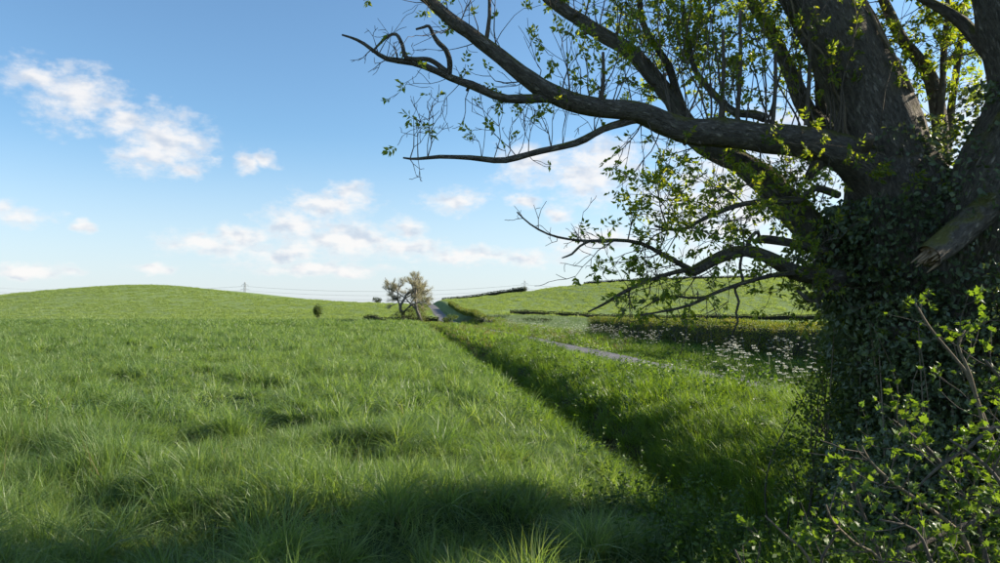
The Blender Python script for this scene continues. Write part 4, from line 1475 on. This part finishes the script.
# snapped-off stubs and knots on the big limbs
for key, n in (('long', 12), ('rear', 9), ('leader', 8), ('drooping', 6), ('second_trunk', 5), ('straight', 4), ('twisted', 5)):
    p, r = LIMBS[key]
    for k in range(n):
        i = int(r2.uniform(0.08, 0.9) * len(p))
        i = min(max(i, 1), len(p) - 2)
        tan = unit(p[i + 1] - p[i - 1])
        d = unit(np.cross(tan, r2.normal(size=3)) + tan * 0.4)
        w = min(r[i] * r2.uniform(0.16, 0.4), 0.06)
        q0 = p[i] + d * r[i] * 0.75
        ln = r2.uniform(0.6, 3.2) * w
        TW.tube(np.array([q0, q0 + d * (r[i] * 0.25 + ln * 0.4), q0 + d * (r[i] * 0.25 + ln) + r2.normal(0, 0.2, 3) * w]) - TB, [w * 1.5, w, w * 0.8], 8, 0.3)
tw = TW.build('twigs', M['twig'], TREE)
tw['kind'] = 'stuff'
V, Fq = leaf_quads(np.array(LF_P) - TB, np.array(LF_D), np.array(LF_S), 0.52, 0.35, r2)
cr = ob_np('crown', V, Fq, M['ash'], TREE, smooth=False)
print('ash leaves', len(LF_P), 'twig faces', len(tw.data.polygons))


# ------------------------------------------------------------------ ivy on the trunk
def along(key, n, t0, t1, off0, off1, rr):
    p, r = LIMBS[key]
    i = rr.uniform(t0, t1, n) * (len(p) - 1)
    k = np.clip(i.astype(int), 0, len(p) - 2)
    f = (i - k)[:, None]
    c = p[k] * (1 - f) + p[k + 1] * f
    rad = r[k]
    tan = unit(p[k + 1] - p[k])
    side = unit(np.cross(tan, rr.normal(size=(n, 3))))
    bul = fbm(c[:, 2] * 2.2 + side[:, 0] * 2, side[:, 1] * 2 + c[:, 2], 17)
    o = rad + (off0 + (off1 - off0) * rr.uniform(0, 1, n)) * (0.35 + 1.3 * bul)
    return c + side * o[:, None], side, bul


def build_ivy():
    rr = np.random.default_rng(31)
    root = empty('ivy', TREE.location)
    tag(root, 'dark ivy smothering the trunk of the big ash tree', 'ivy')
    P, D = [], []
    for key, n, t0, t1, o0, o1 in (('trunk', 22000, 0.12, 0.93, 0.0, 0.27), ('second_trunk', 6500, 0.0, 0.40, 0.0, 0.28), ('leader', 1100, 0.0, 0.12, 0, 0.12), ('rear', 2200, 0.0, 0.16, 0.0, 0.3), ('drooping', 1500, 0.0, 0.25, 0, 0.4), ('long', 700, 0, 0.07, 0, 0.15)):
        p, s, b = along(key, n, t0, t1, o0, o1, rr)
        keep = b > 0.36
        P.append(p[keep])
        D.append((s + np.array([0, 0, -0.7]) + rr.normal(0, 0.5, s.shape))[keep])
    P, D = np.vstack(P), np.vstack(D)
    V, Fq = leaf_quads(P - TB, D, 0.062 * rr.uniform(0.6, 1.3, len(P)), 0.8, 0.25, rr)
    ob_np('foliage', V, Fq, M['ivy'], root, smooth=False)
    mb = MB()
    for k in range(26):
        q, s, _ = along(['trunk', 'leader', 'second_trunk'][k % 3], 1, 0.1, 0.4, 0.0, 0.05, rr)
        key = ['trunk', 'leader', 'second_trunk'][k % 3]
        p, r = LIMBS[key]
        t0 = rr.uniform(0.0, 0.25)
        idx = np.arange(int(t0 * len(p)), min(len(p) - 1, int((t0 + 0.35) * len(p))), 2)
        ph = rr.uniform(0, 6.28)
        pts = []
        for j, i in enumerate(idx):
            tan = unit(p[i + 1] - p[i - 1] if i else p[1] - p[0])
            a_ = unit(np.cross(tan, [0.3, 1, 0.1]))
            b_ = np.cross(tan, a_)
            ph += rr.normal(0, 0.12)
            pts.append(p[i] + (a_ * math.cos(ph) + b_ * math.sin(ph)) * (r[i] * 1.02 + 0.015))
        if len(pts) > 3:
            mb.tube(np.array(pts) - TB, np.linspace(0.022, 0.010, len(pts)), 5)
    mb.build('stem', M['dry'], root)['kind'] = 'stuff'


build_ivy()


# ------------------------------------------------------------------ dark thicket round the foot of the tree
def thicket(name, label, blobs, n, leaf, mat, seed, stemmat, nst=40, cat='thicket'):
    """blobs: centre x, y, z, radius"""
    rr = np.random.default_rng(seed)
    o = np.array([blobs[0][0], blobs[0][1], gz(blobs[0][0], blobs[0][1])])
    root = empty(name, o)
    tag(root, label, cat)
    wts = np.array([b[3] ** 2 for b in blobs])
    P = []
    for b, w in zip(blobs, wts / wts.sum()):
        k = int(n * w)
        d = unit(rr.normal(size=(k, 3)))
        q = rr.uniform(0.2, 1.0, k)[:, None] ** 0.4
        nz = fbm(d[:, 0] * 2.5 + b[0], d[:, 1] * 2.5 + d[:, 2] * 2.5 + b[2], 5)
        p = np.array(b[:3]) + d * q * b[3] * (0.65 + 0.8 * nz)[:, None]
        P.append(p)
    P = np.vstack(P)
    P = P[P[:, 2] > terrain(P[:, 0], P[:, 1]) + 0.02]
    V, Fq = leaf_quads(P - o, rr.normal(size=P.shape) + np.array([0, 0, 0.2]), leaf * rr.uniform(0.6, 1.35, len(P)), 0.62, 0.3, rr)
    ob_np('foliage', V, Fq, mat, root, smooth=False)
    mb = MB()
    for i in range(nst):
        b = blobs[int(rr.integers(0, len(blobs)))]
        e = np.array(b[:3]) + unit(rr.normal(size=3) + np.array([0, 0, 0.5])) * b[3] * rr.uniform(0.6, 1.25)
        gx, gy = b[0] + rr.normal(0, 0.3), b[1] + rr.normal(0, 0.3)
        s = np.array([gx, gy, gz(gx, gy) - 0.03])
        m_ = (s + e) / 2 + rr.normal(0, 0.2, 3)
        q = catmull([s, m_, e], 0.12)
        mb.tube(q - o, np.linspace(rr.uniform(0.008, 0.02), 0.004, len(q)), 5, cap=False)
    mb.build('stem', stemmat, root)['kind'] = 'stuff'
    return root


def blob(u, v, d, r):
    q = at(u, v, d)
    return (q.x, q.y, q.z, r)


thicket('thicket', 'dark tangled thicket around the foot of the big ash tree',
        [blob(892, 430, 7.6, 0.55), (4.2, 7.4, 0.40, 0.75), blob(878, 370, 7.9, 0.42), blob(905, 340, 7.3, 0.45), blob(950, 400, 7.2, 0.7), blob(1000, 380, 7.0, 0.7), blob(990, 300, 7.2, 0.5),
         blob(872, 310, 7.9, 0.32), blob(862, 475, 7.4, 0.5), blob(900, 500, 6.6, 0.6), blob(960, 500, 6.6, 0.7), blob(1040, 440, 6.8, 0.8), blob(1060, 330, 7.0, 0.7)],
        24000, 0.062, M['ivy'], 51, M['dry'], 60)
thicket('thorn_bush', 'thin thorn bush with backlit yellow green leaves against the thicket',
        [blob(848, 362, 8.6, 0.42), blob(838, 395, 8.4, 0.45), blob(826, 430, 8.0, 0.42), blob(846, 335, 8.8, 0.30), blob(800, 470, 7.8, 0.35), blob(860, 405, 8.0, 0.4)],
        3600, 0.05, M['thicket'], 52, M['twig'], 34, 'bush')


# ------------------------------------------------------------------ maple shrub at the field corner
def maple_leaf_mesh(r):
    out = [(0, 0.0), (0.10, 0.05), (0.34, 0.02), (0.30, 0.20), (0.52, 0.36), (0.30, 0.46), (0.26, 0.66), (0.12, 0.66), (0.0, 1.0)]
    V = [(0, 0.42, 0.0)]
    pts = out + [(-x, y) for x, y in out[-2:0:-1]]
    for x, y in pts:
        V.append((x, y, 0.22 * abs(x) - 0.18 * (y - 0.3) ** 2 + r.normal(0, 0.02)))
    n = len(pts)
    Fq = [(0, 1 + i, 1 + (i + 1) % n) for i in range(n)]
    return mesh_np('leaf', np.array(V), Fq, M['maple'], True)


def build_shrub():
    rr = np.random.default_rng(61)
    base = np.array([2.55, 3.75, gz(2.55, 3.75)])
    root = empty('maple_shrub', base)
    tag(root, 'bright green maple shrub with arching brown stems growing before the big tree', 'shrub')
    leaves = [maple_leaf_mesh(rr) for _ in range(6)]
    spots = []
    tw = MB()

    def twig(p, d, ln, rad, lev, up=0.06):
        n = max(3, int(ln / 0.06))
        pts = [np.array(p, float)]
        d = unit(d)
        for i in range(n):
            d = unit(d + rr.normal(0, 0.16, 3) + np.array([0, 0, up]))
            pts.append(pts[-1] + d * ln / n)
        tw.tube(np.array(pts) - base, np.linspace(rad, rad * 0.45, n + 1), 5, cap=False)
        for i in range(1, n + 1):
            if lev < 2 and rr.uniform() < 0.32:
                s = unit(np.cross(d, rr.normal(size=3)))
                twig(pts[i], d * 0.7 + s, ln * rr.uniform(0.3, 0.6), rad * 0.6, lev + 1, up)
            if rr.uniform() < (0.55 if lev else 0.25) or i == n:
                for k in range(2 if i < n else 3):
                    s = unit(np.cross(d, rr.normal(size=3)))
                    spots.append((pts[i], unit(s + d * 0.6 + np.array([0, 0, 0.15])), rr.uniform(0.024, 0.056) * (0.75 if i == n else 1)))

    stems = [  # u, v, depth, width
        ([(1010, 700, 3.3, 9), (930, 610, 3.4, 8), (890, 563, 3.5, 6.5), (918, 546, 3.6, 6), (955, 529, 3.7, 5.5), (1000, 512, 3.8, 5), (1040, 490, 3.9, 4)], 'twig', 0.9),
        ([(985, 640, 3.6, 6), (968, 548, 3.5, 4.5), (952, 526, 3.5, 4.2), (917, 500, 3.45, 3.8), (888, 479, 3.4, 3.2), (870, 461, 3.4, 2.4), (862, 446, 3.4, 1.6)], 'dry', 0.8),
        ([(930, 640, 3.5, 5), (882, 562, 3.4, 3.4), (856, 544, 3.35, 3), (833, 522, 3.3, 2.4), (826, 505, 3.3, 1.6)], 'dry', 0.55),
        ([(830, 620, 3.7, 4), (808, 558, 3.7, 3), (786, 536, 3.7, 2.6), (765, 516, 3.7, 1.8)], 'dry', 0.1),
        ([(1000, 620, 3.9, 5), (975, 520, 3.9, 4.2), (938, 460, 3.9, 3.5), (905, 430, 3.85, 2.8), (893, 420, 3.8, 1.8)], 'twig', 1.0),
        ([(1030, 640, 4.1, 6), (1010, 520, 4.1, 5), (985, 430, 4.1, 4), (970, 375, 4.1, 3.4), (958, 345, 4.1, 2.4), (965, 330, 4.1, 1.5)], 'dry', 1.0),
        ([(1050, 620, 3.7, 6), (1035, 480, 3.7, 5), (1002, 428, 3.7, 4.4), (968, 448, 3.65, 3.8), (938, 468, 3.6, 3), (915, 490, 3.6, 2)], 'twig', 0.9),
        ([(900, 640, 3.9, 5), (880, 560, 3.9, 4), (858, 500, 3.9, 3), (850, 465, 3.9, 2)], 'twig', 0.8),
        ([(960, 640, 3.1, 5), (930, 560, 3.1, 4), (915, 530, 3.1, 3), (880, 520, 3.1, 2)], 'twig', 0.9),
        ([(1060, 600, 3.4, 6), (1010, 500, 3.3, 4.5), (985, 465, 3.3, 3.5), (950, 440, 3.3, 2.4)], 'twig', 1.0),
        ([(1070, 560, 4.2, 6), (1035, 430, 4.2, 4.5), (1005, 385, 4.2, 3.5), (985, 360, 4.2, 2.4)], 'twig', 1.0),
        ([(1000, 460, 5.2, 3.4), (970, 381, 5.3, 3.2), (958, 362, 5.3, 3), (930, 328, 5.3, 2.6), (915, 303, 5.3, 2)], 'dry', 0.12),
        ([(840, 640, 4.0, 4), (820, 570, 4.0, 3), (838, 530, 4.0, 2.4), (842, 505, 4.0, 1.6)], 'twig', 0.7),
        ([(770, 640, 3.9, 4), (745, 575, 3.9, 3), (735, 550, 3.9, 2)], 'twig', 0.6)]
    for rows, mt, leafy in stems:
        p, r = px_path(rows, 0.05)
        g = p[0].copy()
        g = np.array([[g[0] + 0.1, g[1] + 0.1, gz(g[0], g[1]) - 0.03]])
        p2 = np.vstack([g, p])
        r2_ = np.r_[r[0] * 1.1, r]
        mb = MB()
        mb.tube(p2 - base, r2_, 7, 0.12)
        mb.build('stem', M[mt], root)
        for k in range(int(len(p) * 0.9 * leafy)):
            i = int(rr.uniform(0.12, 1.0) * (len(p) - 1))
            i = min(max(i, 1), len(p) - 2)
            tan = unit(p[i + 1] - p[i - 1])
            s = unit(np.cross(tan, rr.normal(size=3)))
            twig(p[i], s + tan * 0.5 + np.array([0, 0, 0.35]), rr.uniform(0.10, 0.34), 0.0035, 0 if rr.uniform() < 0.5 else 1)
    tw.build('twigs', M['twig'], root)['kind'] = 'stuff'
    # the largest leaves are pieces of their own, the rest one mass
    def shown(s):
        q = s[0]
        u, v = q[0] / q[1] * 740 + 500, 312 - (q[2] - EYE) / q[1] * 740
        return (s[2] / q[1]) if (0 < u < 1000 and v < 563) else 0
    spots.sort(key=shown, reverse=True)
    V, Fq, c = [], [], 0
    src = [np.array([v.co[:] for v in m_.vertices]) for m_ in leaves]
    fc = np.array([list(p.vertices) for p in leaves[0].polygons])
    for i, (p, d, s) in enumerate(spots):
        y = d
        nrm = unit(np.array([0, 0, 1.0]) + rr.normal(0, 0.45, 3))
        x = unit(np.cross(y, nrm))
        z = np.cross(x, y)
        if i < 300:
            from mathutils import Matrix
            o = bpy.data.objects.new('leaf', leaves[i % 6])
            link(o, root)
            mt = Matrix((tuple(x), tuple(y), tuple(z))).transposed().to_4x4()
            o.matrix_local = Matrix.Translation(p - base) @ mt @ Matrix.Scale(s, 4)
        else:
            k = src[i % 6]
            V.append((p - base) + (k[:, :1] * x + k[:, 1:2] * y + k[:, 2:3] * z) * s)
            Fq.append(fc + c)
            c += len(k)
    if V:
        ob_np('foliage', np.vstack(V), np.vstack(Fq), M['maple'], root)['kind'] = 'stuff'
    print('maple leaves', len(spots))


build_shrub()

thicket('roadside_scrub', 'leafy scrub at the roadside just behind the maple shrub',
        [(5.2, 5.0, 1.0, 0.9), (5.3, 6.1, 1.3, 1.1), (4.9, 3.9, 0.9, 0.8), (6.4, 5.6, 1.4, 1.1), (5.6, 4.4, 1.9, 0.7)], 9000, 0.075, M['thicket'], 53, M['twig'], 40, 'bush')
